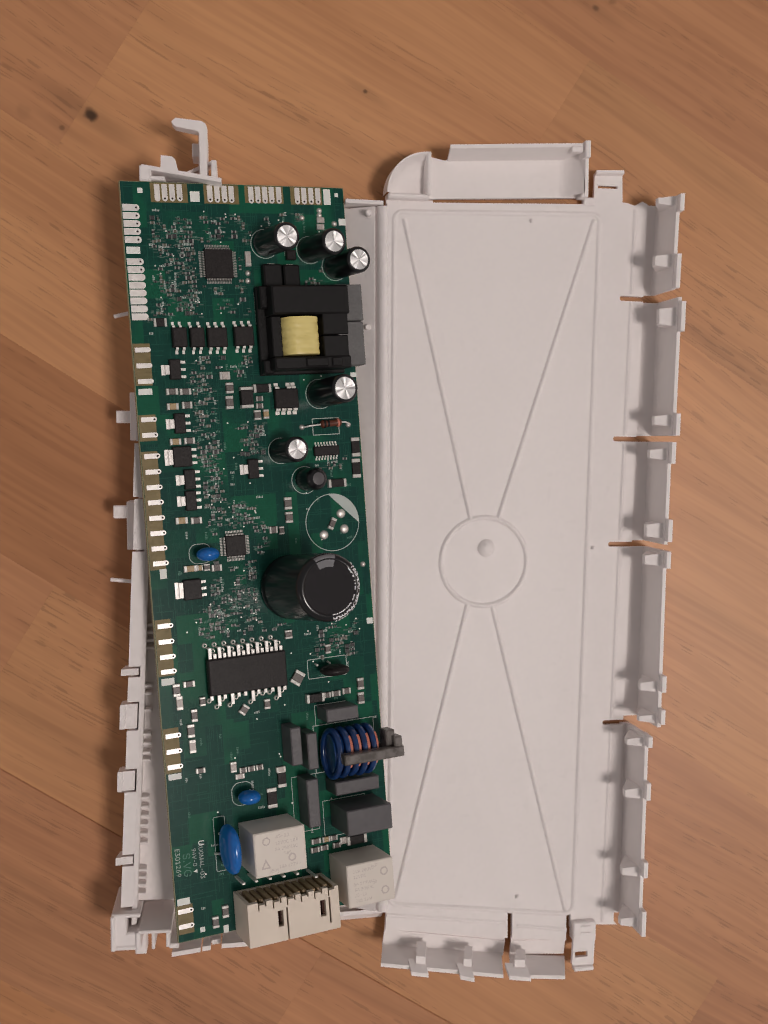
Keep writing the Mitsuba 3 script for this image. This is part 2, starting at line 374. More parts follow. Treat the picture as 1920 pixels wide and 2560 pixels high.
# hook and bars on the outside of the top wall
hk = group("retaining_hook", H)
white("bar", [slab((-31.8, 84.4, 6), (-7.1, 80.7, 6), (-31.8, 84.4, 28), (-7.1, 80.7, 28), (0.1, 1.3, 0)), rbox(-32.4, -28.8, 80.6, 85.4, 14, 28, 0.4), rbox(-29.4, -24.6, 81.0, 82.2, 20, 28, 0.3)], hk)
bend = Polygon([(-13.6, 82.5), (-11.4, 82.4), (-11.3, 97.4), (-11.9, 98.7), (-13.0, 99.4), (-21.0, 100.2), (-22.4, 99.0), (-21.9, 98.3), (-21.0, 97.5), (-14.3, 96.3), (-13.8, 95.6)])
white("hook_arm", [ext(bend.buffer(-0.25).buffer(0.25), 22.5, 28), rbox(-16.4, -13.2, 90.2, 94.4, 10, 20, 0.3), rbox(-14.2, -11.5, 82, 97.5, 8, 23, 0.4)], hk)
white("guide_tab", ext(Polygon([(-25.8, 84.2), (-25.7, 88.6), (-22.2, 88.3), (-21.2, 87.2), (-20.3, 83.6)]), 26.3, 28), hk)
white("guide_tab", [slab((-18.0, 88.2, 1), (-10.2, 90.6, 1), (-18.6, 84.0, 20), (-9.6, 88.2, 20), (0, 1.2, 0)), rbox(-10.2, -8.5, 82.4, 87.6, 6, 28, 0.3)], hk)

# ---------------------------------------------------------------- the lid, in its own frame: x from the hinge, h above its inner face
LA = math.atan(0.075)
LM = np.array([[math.cos(LA), 0, math.sin(LA), 0.048], [0, 1, 0, 0], [-math.sin(LA), 0, math.cos(LA), 0.009], [0, 0, 0, 1.0]])
LID = group("lid", H)


def lidw(base, meshes, parent=LID, smooth=30):
    return white(base, meshes, parent, smooth, None, LM)


SEG = [(82.0, 50.7, 95.4, 94.0, 89.6), (48.2, 1.4, 96.4, 94.8, 91.2), (-0.6, -35.6, 93.6, 92.5, 90.2), (-37.7, -98.6, 92.3, 90.9, 88.2), (-101.0, -170.6, 86.6, 84.9, 84.2)]
GROOVE = lambda y: float(np.interp(-y, [-82, 175], [92.2, 82.6]))
outline = [(-0.4, 79.2), (16, 79.9), (68.2, 81.3), (72.2, 82.6), (84.5, 82.3), (87.5, 81.4), (90.3, 83.0)]
outline += [(GROOVE(y), y) for y in np.linspace(82, -173, 20)]
outline += [(84.0, -174.3), (75.0, -173.6), (66.6, -173.4), (65.34, -178.76), (43.46, -176.13), (-0.98, -169.50), (-0.6, -162.2)]
lid_poly = Polygon(outline)
for y, x in [(49.4, 82.3), (0.4, 80.5), (-36.7, 79.1), (-100.4, 77.7)]:
    lid_poly = lid_poly.difference(LineString([(x + 0.8, y), (99, y - 0.4)]).buffer(0.85))
lid_poly = lid_poly.difference(LineString([(43.9, -166.6), (43.9, -190)]).buffer(0.85)).difference(LineString([(65.6, -169.6), (65.6, -180)]).buffer(0.8))
lidw("lid_panel", ext(lid_poly, -2.0, 0.0))
# raised lines on the inner face


def ridge(pts, w=1.6, h=0.55):
    ln = LineString(pts)
    return trimesh.util.concatenate([ext(ln.buffer(w / 2, cap_style=1), -0.1, h * 0.5), ext(ln.buffer(w / 4, cap_style=1), h * 0.5 - 0.02, h)])


def soft_ridge(pts, w=2.0, h=0.6, closed=False):
    p = np.asarray(pts, float)
    n = len(p)
    prof_ = [(-0.5, -0.05), (-0.34, 0.45), (-0.12, 0.93), (0.12, 0.93), (0.34, 0.45), (0.5, -0.05)]
    vs = []
    for i in range(n):
        d = (p[(i + 1) % n] - p[i - 1]) if closed else (p[min(i + 1, n - 1)] - p[max(i - 1, 0)])
        d = d / np.linalg.norm(d)
        q = np.array([-d[1], d[0]])
        vs += [[*(p[i] + q * a * w), b * h] for a, b in prof_]
    f = []
    m_ = len(prof_)
    for i in range(n if closed else n - 1):
        for j in range(m_ - 1):
            a, b = i * m_ + j, ((i + 1) % n) * m_ + j
            f += [[a, b, b + 1], [a, b + 1, a + 1]]
    return trimesh.Trimesh(vs, f, process=False)


bor = []
cs = [((2.1, 76.4), 3.0), ((74.6, 78.0), 3.0), ((67.2, -169.2), 4.0), ((0.4, -160.6), 3.0)]
for i in range(4):
    c = np.array(cs[i][0])
    a_, b_ = np.array(cs[i - 1][0]), np.array(cs[(i + 1) % 4][0])
    r_ = cs[i][1]
    p0, p1 = c + (a_ - c) / np.linalg.norm(a_ - c) * r_, c + (b_ - c) / np.linalg.norm(b_ - c) * r_
    for t in np.linspace(0, 1, 6):
        bor.append((1 - t) ** 2 * p0 + 2 * t * (1 - t) * c + t * t * p1)
lidw("border_ridge", soft_ridge(bor, 1.9, 0.6, True), LID, 60)
CC, CR = np.array([33.7, -42.0]), 15.3
for tip, end in [((5.4, 74.2), (28.9, -27.2)), ((72.6, 76.0), (38.7, -27.2)), ((2.6, -158.6), (28.0, -56.4)), ((64.4, -167.6), (36.6, -56.6))]:
    lidw("brace_ridge", soft_ridge([np.array(tip) * (1 - t) + np.array(end) * t for t in np.linspace(0, 1, 8)], 1.9, 0.78), LID, 60)
lidw("ring_ridge", soft_ridge([CC + CR * np.array([math.cos(a), math.sin(a)]) for a in np.linspace(0, 2 * math.pi, 72, endpoint=False)], 1.9, 0.78, True), LID, 60)
m = lathe([(0, 2.3), (1.3, 2.1), (2.4, 1.4), (2.9, 0.5), (3.1, -0.05), (0, -0.05)][::-1], 32)
m.apply_translation([34.4, -37.3, 0])
lidw("centre_stud", m, LID, 60)
for x, y in [(49.9, 75.0), (46.3, -161.2), (73.2, -37.8)]:
    m = lathe([(0, -0.05), (0.75, -0.05), (0.65, 0.6), (0.4, 1.1), (0, 1.2)], 16)
    m.apply_translation([x, y, 0])
    lidw("pip", m, LID, 50)
lidw("side_ridge", soft_ridge([(85.7 - (27 - y) * 0.037, y) for y in np.linspace(80, 50.9, 4)], 1.6, 0.5), LID, 60)
for a_, b_ in [(48.0, 1.6), (-0.9, -35.4), (-38.0, -99.3), (-101.6, -172.8)]:
    lidw("side_ridge", soft_ridge([(85.7 - (27 - y) * 0.037, y) for y in np.linspace(a_, b_, 6)], 1.6, 0.5), LID, 60)
CLIPS = [(81.8, 79.2), (62.4, 58.5), (44.7, 38.9), (8.4, 4.9), (-3.1, -6.5), (-28.5, -33.3), (-39.1, -42.8), (-83.2, -86.4), (-94.8, -97.2), (-102.6, -105.2), (-120.3, -123.5), (-147.9, -150.9), (-165.8, -168.8)]
TABS = [(82.1, 76.4), (62.2, 50.9), (46.5, 36.5), (8.9, 1.5), (-0.7, -8.0), (-27.0, -34.5), (-37.8, -43.5), (-80.4, -86.0), (-92.0, -97.0), (-101.2, -104.8), (-117.2, -123.1), (-144.7, -150.1), (-161.9, -170.8)]
WH = 17.0
for i, (ya, yb, xa, xb, xg) in enumerate(SEG):
    arm = group("clip_wall", LID)

    def xw(y):
        return xa + (xb - xa) * (ya - y) / (ya - yb)
    low = -1.7
    m = [slab((GROOVE(ya) - 0.4, ya, low - 1.2), (GROOVE(yb) - 0.4, yb, low - 1.2), (GROOVE(ya) - 0.4, ya, low), (GROOVE(yb) - 0.4, yb, low), (max(1.0, xa + 1.6 - GROOVE(ya) + 0.4), 0, 0)),
         slab((xa + 0.5, ya, low), (xb + 0.5, yb, low), (xa, ya, WH), (xb, yb, WH), (1.25, 0, 0))]
    for (t0, t1) in TABS:
        if ya + 0.6 > t0 > yb - 0.6:
            t0, t1 = min(t0, ya), max(t1, yb)
            m.append(slab((xw(t0) + 0.7, t0, WH - 5), (xw(t1) + 0.7, t1, WH - 5), (xw(t0) - 0.1, t0, WH + 3.2), (xw(t1) - 0.1, t1, WH + 3.2), (1.5, 0, 0)))
    white("wall", m, arm, 30, None, LM)
    for (t0, t1) in CLIPS:
        if ya + 0.6 > t0 > yb - 0.6:
            t0, t1 = min(t0, ya - 0.1), max(t1, yb + 0.1)
            x = xw(t0)
            pts = [(x + 0.3, t0, 2), (x + 0.3, t1, 2), (x + 0.3, t0 + 0.3, WH - 1.6), (x + 0.3, t1 - 0.35, WH - 1.6), (x - 5.5, t0 - 0.35, WH - 2.6), (x - 5.5, t1 + 0.35, WH - 2.6), (x - 5.5, t0 - 0.35, WH - 5.0), (x - 5.5, t1 + 0.35, WH - 5.0)]
            white("latch", hull(pts), arm, False, None, LM)
# the quarter bowl, the flap and the slotted tab along the top
arc = [(12.3 + 13.6 * math.cos(a), 81.7 + 13.6 * math.sin(a)) for a in np.linspace(math.pi / 2 - 0.05, math.pi, 18)]
quarter = Polygon([(12.3, 81.7)] + arc)
bowl_v, bowl_f = [], []
for i, a in enumerate(np.linspace(math.pi / 2, math.pi, 18)):
    for r_, h_ in [(0, 0.0), (6, 0.1), (9.5, 0.8), (11.6, 2.2), (13.0, 5.0), (13.2, 5.3), (13.7, 5.3), (13.8, 4.8), (13.8, -2)]:
        bowl_v.append([12.3 + r_ * math.cos(a), 81.7 + r_ * math.sin(a), h_])
for i in range(17):
    for j in range(8):
        a, b = i * 9 + j, (i + 1) * 9 + j
        bowl_f += [[a, a + 1, b + 1], [a, b + 1, b]]
QB = group("cable_bowl", LID)
white("bowl", trimesh.Trimesh(bowl_v, bowl_f, process=False), QB, 50, None, LM)
white("bowl_wall", [rbox(12.0, 13.6, 81.4, 95.6, -2, 5.2, 0.5), rbox(-0.8, 13.4, 80.2, 81.9, -2, 4.0, 0.5), ext(box(-0.6, 78.9, 15.4, 80.6), -2, -0.4)], QB, 30, None, LM)
FL = group("cable_flap", LID)
white("flap_floor", ext(Polygon([(13.4, 80.9), (17, 81.2), (66.6, 83.4), (66.4, 96), (21.2, 95.4), (19.6, 94.0), (16.6, 94.6), (13.4, 95.2)]), -2, -0.3), FL, 30, None, LM)
white("flap_wall", slab((20.4, 93.8, -0.5), (66.5, 96.2, -0.5), (19.2, 96.0, 8.6), (66.3, 98.6, 8.6), (0, 1.3, 0)), FL, 30, None, LM)
ce = []
for t in np.linspace(0, 1, 8):
    y = 83.0 + 14.5 * t
    ce.append((61.5 + 5.2 * (1 - (2 * t - 0.55) ** 2 * 0.5), y))
endw = [slab((66.2, 83.2, -0.4), (65.2, 98.2, -0.4), (67.2, 83.0, 5.2), (65.8, 99.6, 9.4), (1.2, 0, 0)), rbox(65.4, 67.3, 94.8, 100.4, 2, 10.6, 0.3), rbox(61.0, 65.0, 96.6, 98.6, 6.4, 9.4, 0.3), rbox(66.2, 68.6, 82.8, 84.6, -1, 5, 0.4)]
white("flap_end", endw, FL, 30, None, LM)
fill = []
for t in np.linspace(0, 1, 9):
    fill.append((59.5 + 7.0 * t, 6.5 * t * t))
vs, fs = [], []
for i, (x, h_) in enumerate(fill):
    vs += [[x, 83.6 + 0.03 * (x - 59), h_ - 0.35], [x, 97.0, h_ - 0.35]]
for i in range(8):
    fs += [[2 * i, 2 * i + 2, 2 * i + 3], [2 * i, 2 * i + 3, 2 * i + 1]]
white("flap_curve", trimesh.Trimesh(vs, fs, process=False), FL, 50, None, LM)
lidw("slotted_tab", [ext(Polygon([(72.4, 81.9), (83.0, 81.7), (82.8, 91.4), (72.7, 91.1)]).difference(box(73.9, 87.0, 81.0, 87.9)), -1.6, -0.2), slab((72.7, 90.6, -1.6), (82.8, 91.0, -1.6), (72.7, 91.6, 1.6), (82.8, 92.0, 1.6), (0, 1.1, 0))])
lidw("hinge_lug", [rbox(68.6, 72.8, 80.6, 83.6, -2, 0.5, 0.4)])
# bottom side: groove, lowered strip, leaning wall with latches, slotted tab
BW = group("bottom_clip_wall", LID)


def p3(x, y, h):
    return (x, y, h)


WALLS = [((-0.98, -170.01), (42.57, -177.63), (-1.73, -175.36), (41.32, -182.01), (-5.07, -175.36), (37.69, -183.02)), ((44.81, -177.64), (64.98, -179.15), (44.28, -182.60), (64.82, -185.08), (39.79, -183.20), (59.95, -185.34))]
for g0, g1, b0, b1, t0, t1 in WALLS:
    white("strip", [slab(p3(*g0, -2.4), p3(*g1, -2.4), p3(*g0, -1.5), p3(*g1, -1.5), (b0[0] - g0[0], b0[1] - g0[1], 0)), slab(p3(*b0, -2.4), p3(*b1, -2.4), p3(*b0, -1.5), p3(*b1, -1.5), (0, -1.4, 0)),
                    slab(p3(g0[0], g0[1] + 1.2, -2.4), p3(g1[0], g1[1] + 1.2, -2.4), p3(g0[0], g0[1] + 1.2, -1.9), p3(g1[0], g1[1] + 1.2, -1.9), (0, -2, 0))], BW, 30, None, LM)
    white("wall", slab(p3(*b0, -1.6), p3(*b1, -1.6), p3(*t0, 13.0), p3(*t1, 13.0), (0, -1.3, 0)), BW, 30, None, LM)
for (x0, y0), (x1, y1), (bx0, by0), (bx1, by1), (qx0, qy0), (qx1, qy1) in [
        ((7.20, -176.39), (10.54, -177.01), (9.89, -173.88), (13.19, -174.42), (4.87, -178.09), (10.78, -179.26)),
        ((23.88, -178.73), (26.74, -179.31), (27.04, -176.92), (29.83, -177.36), (21.89, -180.88), (26.82, -182.24)),
        ((41.98, -180.60), (45.71, -180.98), (45.78, -179.66), (49.19, -180.12), (39.10, -182.46), (46.80, -183.70))]:
    white("latch", [slab((bx0, by0, 1.5), (bx1, by1, 1.5), (x0, y0 + 2.0, 12.0), (x1, y1 + 2.0, 12.0), (0, -2.6, 0)), slab((qx0, qy0 + 2.2, 10), (qx1, qy1 + 2.2, 10), (qx0, qy0, 15.5), (qx1, qy1, 15.5), (0, -1.4, 0))], BW, 30, None, LM)
for a_, b_ in [((-0.64, -164.39), (42.10, -170.54)), ((46.45, -171.82), (64.94, -174.84))]:
    lidw("lip_ridge", soft_ridge([np.array(a_) * (1 - t) + np.array(b_) * t for t in np.linspace(0, 1, 6)], 1.6, 0.4), LID, 60)
tabp = Polygon([(66.9, -172.6), (75.0, -172.6), (74.2, -186.8), (73.4, -188.2), (67.2, -187.6), (66.2, -186.4)]).difference(affinity.translate(box(-2.1, -0.75, 2.1, 0.75), 69.6, -183.0).buffer(0.25))
lidw("slotted_tab", [ext(tabp, 1.0, 2.6), rbox(66.7, 75.0, -178.2, -171.4, -2.0, 2.75, 0.35), rbox(66.6, 73.8, -188.6, -187.0, 1.2, 4.2, 0.4)])
for y in (-172.9, -175.3):
    lidw("rib", rbox(69.2, 72.8, y - 0.3, y + 0.3, 2.6, 3.2, 0.15))

# ---------------------------------------------------------------- the circuit board, in its own frame: u along the top edge, v down the left edge, w above it
RB = np.array([[0.9502285, -0.0672717, 0.3042043], [0.0550331, 0.9972992, 0.0486384], [-0.3066547, -0.0294762, 0.9513643]])
OB = np.array([-0.0383487, 0.080091, 0.029705])
BOARD = np.eye(4)
BOARD[:3, :3] = RB
BOARD[:3, 3] = OB
C = "circuit_board"
labels[C] = {"label": "green circuit board crowded with chips and black capacitors, propped slanting on the white housing", "category": "circuit board"}
BW_, BL_ = 75.0, 240.0


def at(u, v, w=0.0, rot=0.0):
    return BOARD @ tr(u, -v, w, rot)


def local(p):
    d = [p.x - OB[0], p.y - OB[1], p.z - OB[2]]
    return [d[0] * RB[0, k] + d[1] * RB[1, k] + d[2] * RB[2, k] for k in range(3)]


def solder_mask(p, n, uv):
    x, y, z = local(p)
    u, v = x * 1000, -y * 1000
    # poured copper shows as lighter green areas with straight edges; tracks are thin lighter lines
    a = cell_rand(dr.floor(u / 7.3 + 0.35 * cell_rand(dr.floor(v / 9.1))), dr.floor(v / 9.1), 3)
    b = cell_rand(dr.floor(u / 3.9), dr.floor(v / 14.3), 5)
    pour = dr.select((a > 0.66) | (b > 0.84), 1.0, 0.0)
    lane = u / 0.62
    on = cell_rand(dr.floor(lane), dr.floor(v / 8.5 + 3 * cell_rand(dr.floor(lane), 7)), 9)
    fl = lane - dr.floor(lane)
    track_v = dr.select((on > 0.72) & (fl > 0.3) & (fl < 0.62), 1.0, 0.0)
    lane2 = v / 0.7
    on2 = cell_rand(dr.floor(u / 7.0 + 2 * cell_rand(dr.floor(lane2), 3)), dr.floor(lane2), 11)
    fl2 = lane2 - dr.floor(lane2)
    track_h = dr.select((on2 > 0.80) & (fl2 > 0.3) & (fl2 < 0.62), 1.0, 0.0)
    soft = fbm(u * 0.09, v * 0.07, 2.0, 2)
    c = mix((0.006, 0.043, 0.036), (0.0075, 0.088, 0.048), dr.clip(0.75 * pour * (0.35 + 0.65 * smoothstep(0.42, 0.6, soft)) + 0.22 * soft, 0, 1))
    c = c + mi.Color3f(0.006, 0.026, 0.014) * dr.maximum(track_v, track_h) * (1 - 0.7 * pour)
    return c * (0.93 + 0.14 * noise(u * 3, v * 3))


pr("mat_mask", mikit.proc(solder_mask), 0.2, 0.2)
put("substrate", ply(ext(box(0, -BL_, BW_, 0), -1.6, -0.06), "mat_edge"), BOARD, C)
put("solder_mask", ply(ext(box(0.12, -BL_ + 0.12, BW_ - 0.12, -0.12), -0.055, 0.0), "mat_mask"), BOARD, C)
taken = []


def block(u0, u1, v0, v1):
    taken.append((min(u0, u1), max(u0, u1), min(v0, v1), max(v0, v1)))


# bare laminate along the edges, with rows of tinned contact pads
for u0, v0, u1, v1 in [(9.49, 0.16, 21.42, 6.36), (26.71, 0.31, 38.32, 6.36), (40.34, 0.24, 53.55, 5.79), (56.07, 0.06, 67.13, 5.92),
                       (0.67, 50.40, 5.51, 63.46), (0.95, 72.62, 5.58, 80.85), (1.21, 84.08, 5.22, 121.32), (1.19, 137.02, 5.24, 154.98), (0.94, 171.55, 5.10, 185.91), (0.48, 228.23, 5.28, 237.51)]:
    u0, u1 = min(u0, u1), max(u0, u1)
    if u1 - u0 < 8:
        u0, u1 = 0.25, u1 + 0.1
    put("bare_strip", ply(ext(box(u0, -v1, u1, -max(v0, 0.25)), 0.0, 0.03), "mat_bare"), BOARD, C)


def pad_shape(lng, wid, hole=True):
    r = wid / 2
    s = unary_union([box(-lng / 2, -r, lng / 2 - r, r), Point(lng / 2 - r, 0).buffer(r, 6)])
    s = s.buffer(-0.12).buffer(0.12)
    return s


PADS = {}


def pad(u, v, lng, wid, rot, hole):
    kk = (lng, wid)
    if kk not in PADS:
        PADS[kk] = (ply(ext(pad_shape(lng, wid), 0.03, 0.14), "mat_pad"), ply(ext(Point(lng / 2 - wid / 2, 0).buffer(0.33, 5), 0.14, 0.155), "mat_hole"))
    k = put("contact_pad", PADS[kk][0], at(u, v, 0, rot), C)
    if hole:
        put("hole", PADS[kk][1], at(u, v, 0, rot), k)


for u, v, h in [(11.62, 3.40, 0), (13.99, 3.33, 1), (16.40, 3.26, 1), (18.80, 3.19, 1), (28.70, 3.30, 1), (31.09, 3.29, 1), (33.49, 3.28, 1), (35.81, 3.28, 1),
                (42.45, 3.28, 1), (44.78, 3.21, 1), (47.16, 3.18, 1), (49.48, 3.14, 1), (51.98, 3.10, 1), (58.40, 3.14, 1), (60.78, 3.11, 1), (63.23, 3.07, 1), (65.70, 3.04, 1)]:
    pad(u, v, 5.4, 1.75, -90, h)
for u, v, h in [(2.98, 8.20, 1), (2.94, 10.70, 1), (2.98, 13.17, 1), (2.94, 15.61, 1), (2.98, 18.15, 1), (3.08, 24.95, 1), (3.13, 27.40, 1), (3.19, 29.79, 0), (3.20, 32.27, 0), (3.23, 34.67, 0), (3.24, 37.12, 0), (3.26, 39.61, 0), (3.28, 42.06, 0)]:
    pad(u, v, 5.3, 2.1, 0, h)
for u, v, h in [(3.27, 52.35, 0), (3.37, 57.28, 0), (3.47, 62.19, 0), (3.51, 74.09, 1), (3.50, 78.98, 1), (3.55, 85.64, 1), (3.67, 85.54, 1), (3.61, 90.53, 1), (3.63, 95.38, 1), (3.66, 100.12, 1), (3.67, 105.04, 1), (3.69, 109.84, 1), (3.68, 114.61, 1), (3.74, 119.34, 1),
                (3.64, 139.14, 1), (3.59, 144.12, 1), (3.64, 148.94, 1), (3.61, 153.62, 1), (3.44, 174.04, 1), (3.39, 179.02, 1), (3.32, 183.94, 1), (3.08, 230.19, 1), (2.95, 235.06, 1)]:
    pad(u, v, 5.0, 1.5, 0, h)
# printed white blocks
for u, v, a_, b_ in [(23.72, 4.26, 3.1, 3.3), (2.73, 21.43, 4.3, 2.2), (68.97, 3.17, 2.5, 5.2), (3.04, 65.42, 4.4, 1.9), (4.28, 122.75, 2.2, 3.1), (3.08, 156.83, 4.2, 2.2), (2.93, 187.08, 4.2, 1.9), (2.63, 227.14, 4.1, 2.2), (6.24, 2.81, 1.6, 1.6), (72.39, 2.43, 1.3, 1.3),
                     (8.05, 237.30, 1.6, 1.6), (15.77, 238.82, 1.7, 2.5), (73.83, 11.37, 2.5, 2.2), (73.99, 62.39, 2.2, 1.6), (73.57, 145.62, 2.2, 2.0)]:
    put("printed_block", ply(ext(box(-a_ / 2, -b_ / 2, a_ / 2, b_ / 2), 0.0, 0.035), "mat_label_white"), at(u, v), C)


def outline_ring(poly, w=0.22):
    return ext(poly.buffer(w / 2).difference(poly.buffer(-w / 2)), 0.0, 0.03)


def silk(poly, w=0.22, mat="mat_silk"):
    put("printed_outline", ply(outline_ring(poly, w), mat), BOARD, C)


def rect(u0, v0, u1, v1, r=0.0):
    b_ = box(min(u0, u1), -max(v0, v1), max(u0, u1), -min(v0, v1))
    return b_.buffer(-r).buffer(r) if r else b_


silk(rect(58.01, 76.49, 67.38, 81.92), 0.25)
silk(rect(50.06, 156.10, 63.96, 162.50, 0.6), 0.25)
silk(rect(50.39, 178.26, 73.38, 178.66).union(rect(50.39, 178.26, 72.19, 194.05)), 0.25)
silk(rect(14.19, 202.31, 17.90, 219.86, 0.5), 0.22)
silk(rect(41.01, 34.70, 42.74, 45.07), 0.2)
silk(rect(51.44, 171.47, 62.55, 178.34), 0.2)
silk(rect(41.50, 194.04, 50.14, 212.59), 0.2)
silk(rect(51.86, 203.80, 67.09, 215.98), 0.2)
for u, v, r_ in [(53.80, 96.58, 4.5), (45.93, 18.93, 4.7), (61.41, 20.81, 4.5), (69.95, 26.34, 4.5), (61.32, 68.38, 4.9), (46.17, 86.42, 4.2)]:
    silk(Point(u, -v).buffer(r_, 16), 0.22)
uc, vc = 62.64, 111.31
silk(Point(uc, -vc).buffer(9.5, 32), 0.25)
sector = Point(uc, -vc).buffer(9.4, 32).intersection(Polygon([(61.51, 101.30), (73.24, 112.95), (82.49, 102.35)])) if False else None
q0, q1 = np.array((61.32, 101.52)), np.array((73.00, 112.92))
dq = q1 - q0
far = np.array([dq[1], -dq[0]]) * 2
sector = Point(uc, -vc).buffer(9.4, 32).intersection(Polygon([(q0[0] - dq[0], -(q0[1] - dq[1])), (q1[0] + dq[0], -(q1[1] + dq[1])), (q1[0] + dq[0] + far[0], -(q1[1] + dq[1] + far[1])), (q0[0] - dq[0] + far[0], -(q0[1] - dq[1] + far[1]))]))
put("printed_segment", ply(ext(sector, 0.0, 0.035), "mat_silk"), BOARD, C)
dome = ply(lathe([(0, 0), (1.6, 0), (1.55, 0.25), (1.2, 0.6), (0.6, 0.8), (0, 0.85)], 20), "mat_solder", 60)
for u, v in [(65.82, 108.59), (59.22, 115.21), (66.64, 113.85)]:
    put("solder_joint", dome, at(u, v), C)
dome2 = ply(lathe([(0, 0), (1.0, 0), (0.95, 0.2), (0.7, 0.6), (0.3, 0.8), (0, 0.82)], 16), "mat_solder", 60)
for u, v in [(54.16, 79.08), (70.76, 79.05), (39.46, 28.47), (39.27, 30.96), (70.88, 12.07), (72.46, 126.29), (65.85, 7.77), (65.73, 9.36), (59.50, 10.32)]:
    put("solder_joint", dome2, at(u, v), C)

# printed writing
def writing(text, h, u, v, rot, mat="mat_silk", bold=False, base="printed_text"):
    m = meshkit.text_mesh(text, h, 0.03, bold)
    b_ = m.bounds
    m.apply_translation([-(b_[0][0] + b_[1][0]) / 2, -(b_[0][1] + b_[1][1]) / 2, 0])
    put(base, ply(m, mat), at(u, v, 0.0, rot), C)


writing("E301269", 1.5, 1.80, 214.55, -90)
writing("S.VG", 2.4, 4.68, 215.75, -90, "mat_silk_dim")
writing("94V-0", 1.3, 7.20, 213.77, -90)
put("printed_mark", ply(ext(Polygon([(-0.6, -0.6), (0.7, 0), (-0.6, 0.6)]), 0, 0.03), "mat_label_white"), at(7.23, 218.24, 0, 180), C)
writing("U", 1.8, 9.68, 209.58, -90, "mat_label_white", True)
writing("RU0M4L-03", 1.4, 9.45, 215.32, -90)

# ---- components
def box_part(base, u0, u1, v0, v1, w0, w1, mat, parent, ch=0.25, smooth=False, label=None):
    return put(base, ply(rbox(u0, u1, -v1, -v0, w0, w1, ch), mat, smooth), BOARD, parent, label)


# electrolytic capacitors: black sleeve, scored aluminium top
def axis_frame(b, t, h):
    d = np.array([t[0] - b[0], -(t[1] - b[1]), h])
    ln = np.linalg.norm(d)
    z = d / ln
    x = np.array([1, 0, 0]) - z[0] * z
    x /= np.linalg.norm(x)
    M = np.eye(4)
    M[:3, 0], M[:3, 1], M[:3, 2] = x, np.cross(z, x), z
    M[:3, 3] = np.array([b[0], -b[1], 0]) / 1e3
    return BOARD @ M, ln


def alu_top(r, turn, arms):
    vs, fs, uvs = [], [], []
    N, K = 96, 6
    for i in range(N + 1):
        a = 2 * math.pi * i / N
        ph = ((a - math.radians(turn)) * arms / (2 * math.pi)) % 1.0
        dip = max(0.0, 1 - min(ph, 1 - ph) * 2 * math.pi * 3.2 / arms)  # shallow valley along each score
        for j in range(K + 1):
            rr = r * j / K
            vs.append([rr * math.cos(a), rr * math.sin(a), -0.22 * dip * (0.25 + 0.75 * j / K) * min(1, (K - j) / 1.0 + 0.2)])
            uvs.append([i / N * 6.28, j / K])
    for i in range(N):
        for j in range(K):
            a, b = i * (K + 1) + j, (i + 1) * (K + 1) + j
            fs += [[a, a + 1, b + 1], [a, b + 1, b]] if j else [[a, a + 1, b + 1]]
    m = trimesh.Trimesh(np.array(vs) / 1e3, fs, process=False)
    return mikit.ply(m, "mat_alu", smooth=True, uv=np.array(uvs))


def elcap(b, t, h, R, turn, arms, label):
    M, ln = axis_frame(b, t, h)
    k = group("electrolytic_capacitor", C, label)
    prof_ = [(0, 0.2), (R * 0.95, 0.2), (R, 0.7), (R * 0.985, 1.7), (R * 0.985, 2.1), (R, 2.8), (R, ln - 0.9), (R - 0.22, ln - 0.35), (R - 0.7, ln - 0.02), (R - 1.0, ln - 0.06), (R - 1.02, ln - 0.6)]
    put("sleeve", ply(lathe(prof_, 40), "mat_sleeve", 50), M, k)
    put("top", alu_top(R - 0.98, turn, arms), M @ tr(0, 0, ln - 0.28), k)
    block(b[0] - R, b[0] + R, b[1] - R, b[1] + R)


elcap((46.11, 18.83), (46.67, 20.28), 19.5, 4.35, 45, 4, "black capacitor with crossed silver top, farthest left of the top three")
elcap((61.41, 20.87), (62.44, 21.69), 19.5, 4.25, 90, 3, "black capacitor with silver top, middle of the three at the top")
elcap((70.12, 26.33), (70.55, 27.38), 19.5, 4.2, 47, 4, "black capacitor with crossed silver top overhanging the board edge, lowest of the top three")
elcap((61.32, 68.38), (62.44, 68.20), 20.0, 4.6, 10, 4, "black capacitor with silver top under the yellow transformer")
elcap((46.17, 86.42), (46.97, 86.49), 14.0, 4.1, 90, 3, "short black capacitor with three-way scored silver top")
# black drum inductor with a rounded end
M, ln = axis_frame((54.15, 96.45), (54.52, 96.30), 11.0)
k = group("drum_inductor", C, "small black drum with a rounded matt top")
put("drum", ply(lathe([(0, 0.1), (3.6, 0.1), (3.7, 0.6), (3.7, 8.6), (3.5, 9.8), (2.9, 10.7), (2.0, 11.1)], 36), "mat_sleeve", 50), M, k)
put("drum_cap", ply(lathe([(2.05, 11.08), (1.0, 11.2), (0, 11.2)], 36), "mat_charcoal", 60), M, k)

# the big capacitor
bb, bt = (46.19, 131.22), (46.81, 129.29)
M, ln = axis_frame(bb, bt, 34.0)
BR = 10.55
BIG = group("large_capacitor", C, "large black capacitor with white lettering round its top rim")
put("sleeve", ply(lathe([(0, 0.3), (BR - 0.6, 0.3), (BR, 0.9), (BR, 2.2), (BR - 0.5, 3.0), (BR - 0.5, 3.6), (BR, 4.6), (BR, ln - 2.0), (BR - 0.25, ln - 1.0), (BR - 0.9, ln - 0.25), (BR - 1.7, ln), (BR - 2.1, ln - 0.12), (BR - 2.3, ln - 0.35)], 72), "mat_sleeve", 50), M, BIG)
put("top", ply(lathe([(BR - 2.25, -0.34), (6.0, -0.36), (3, -0.38), (0, -0.38)], 64), "mat_cap_top", 60), M @ tr(0, 0, ln), BIG)


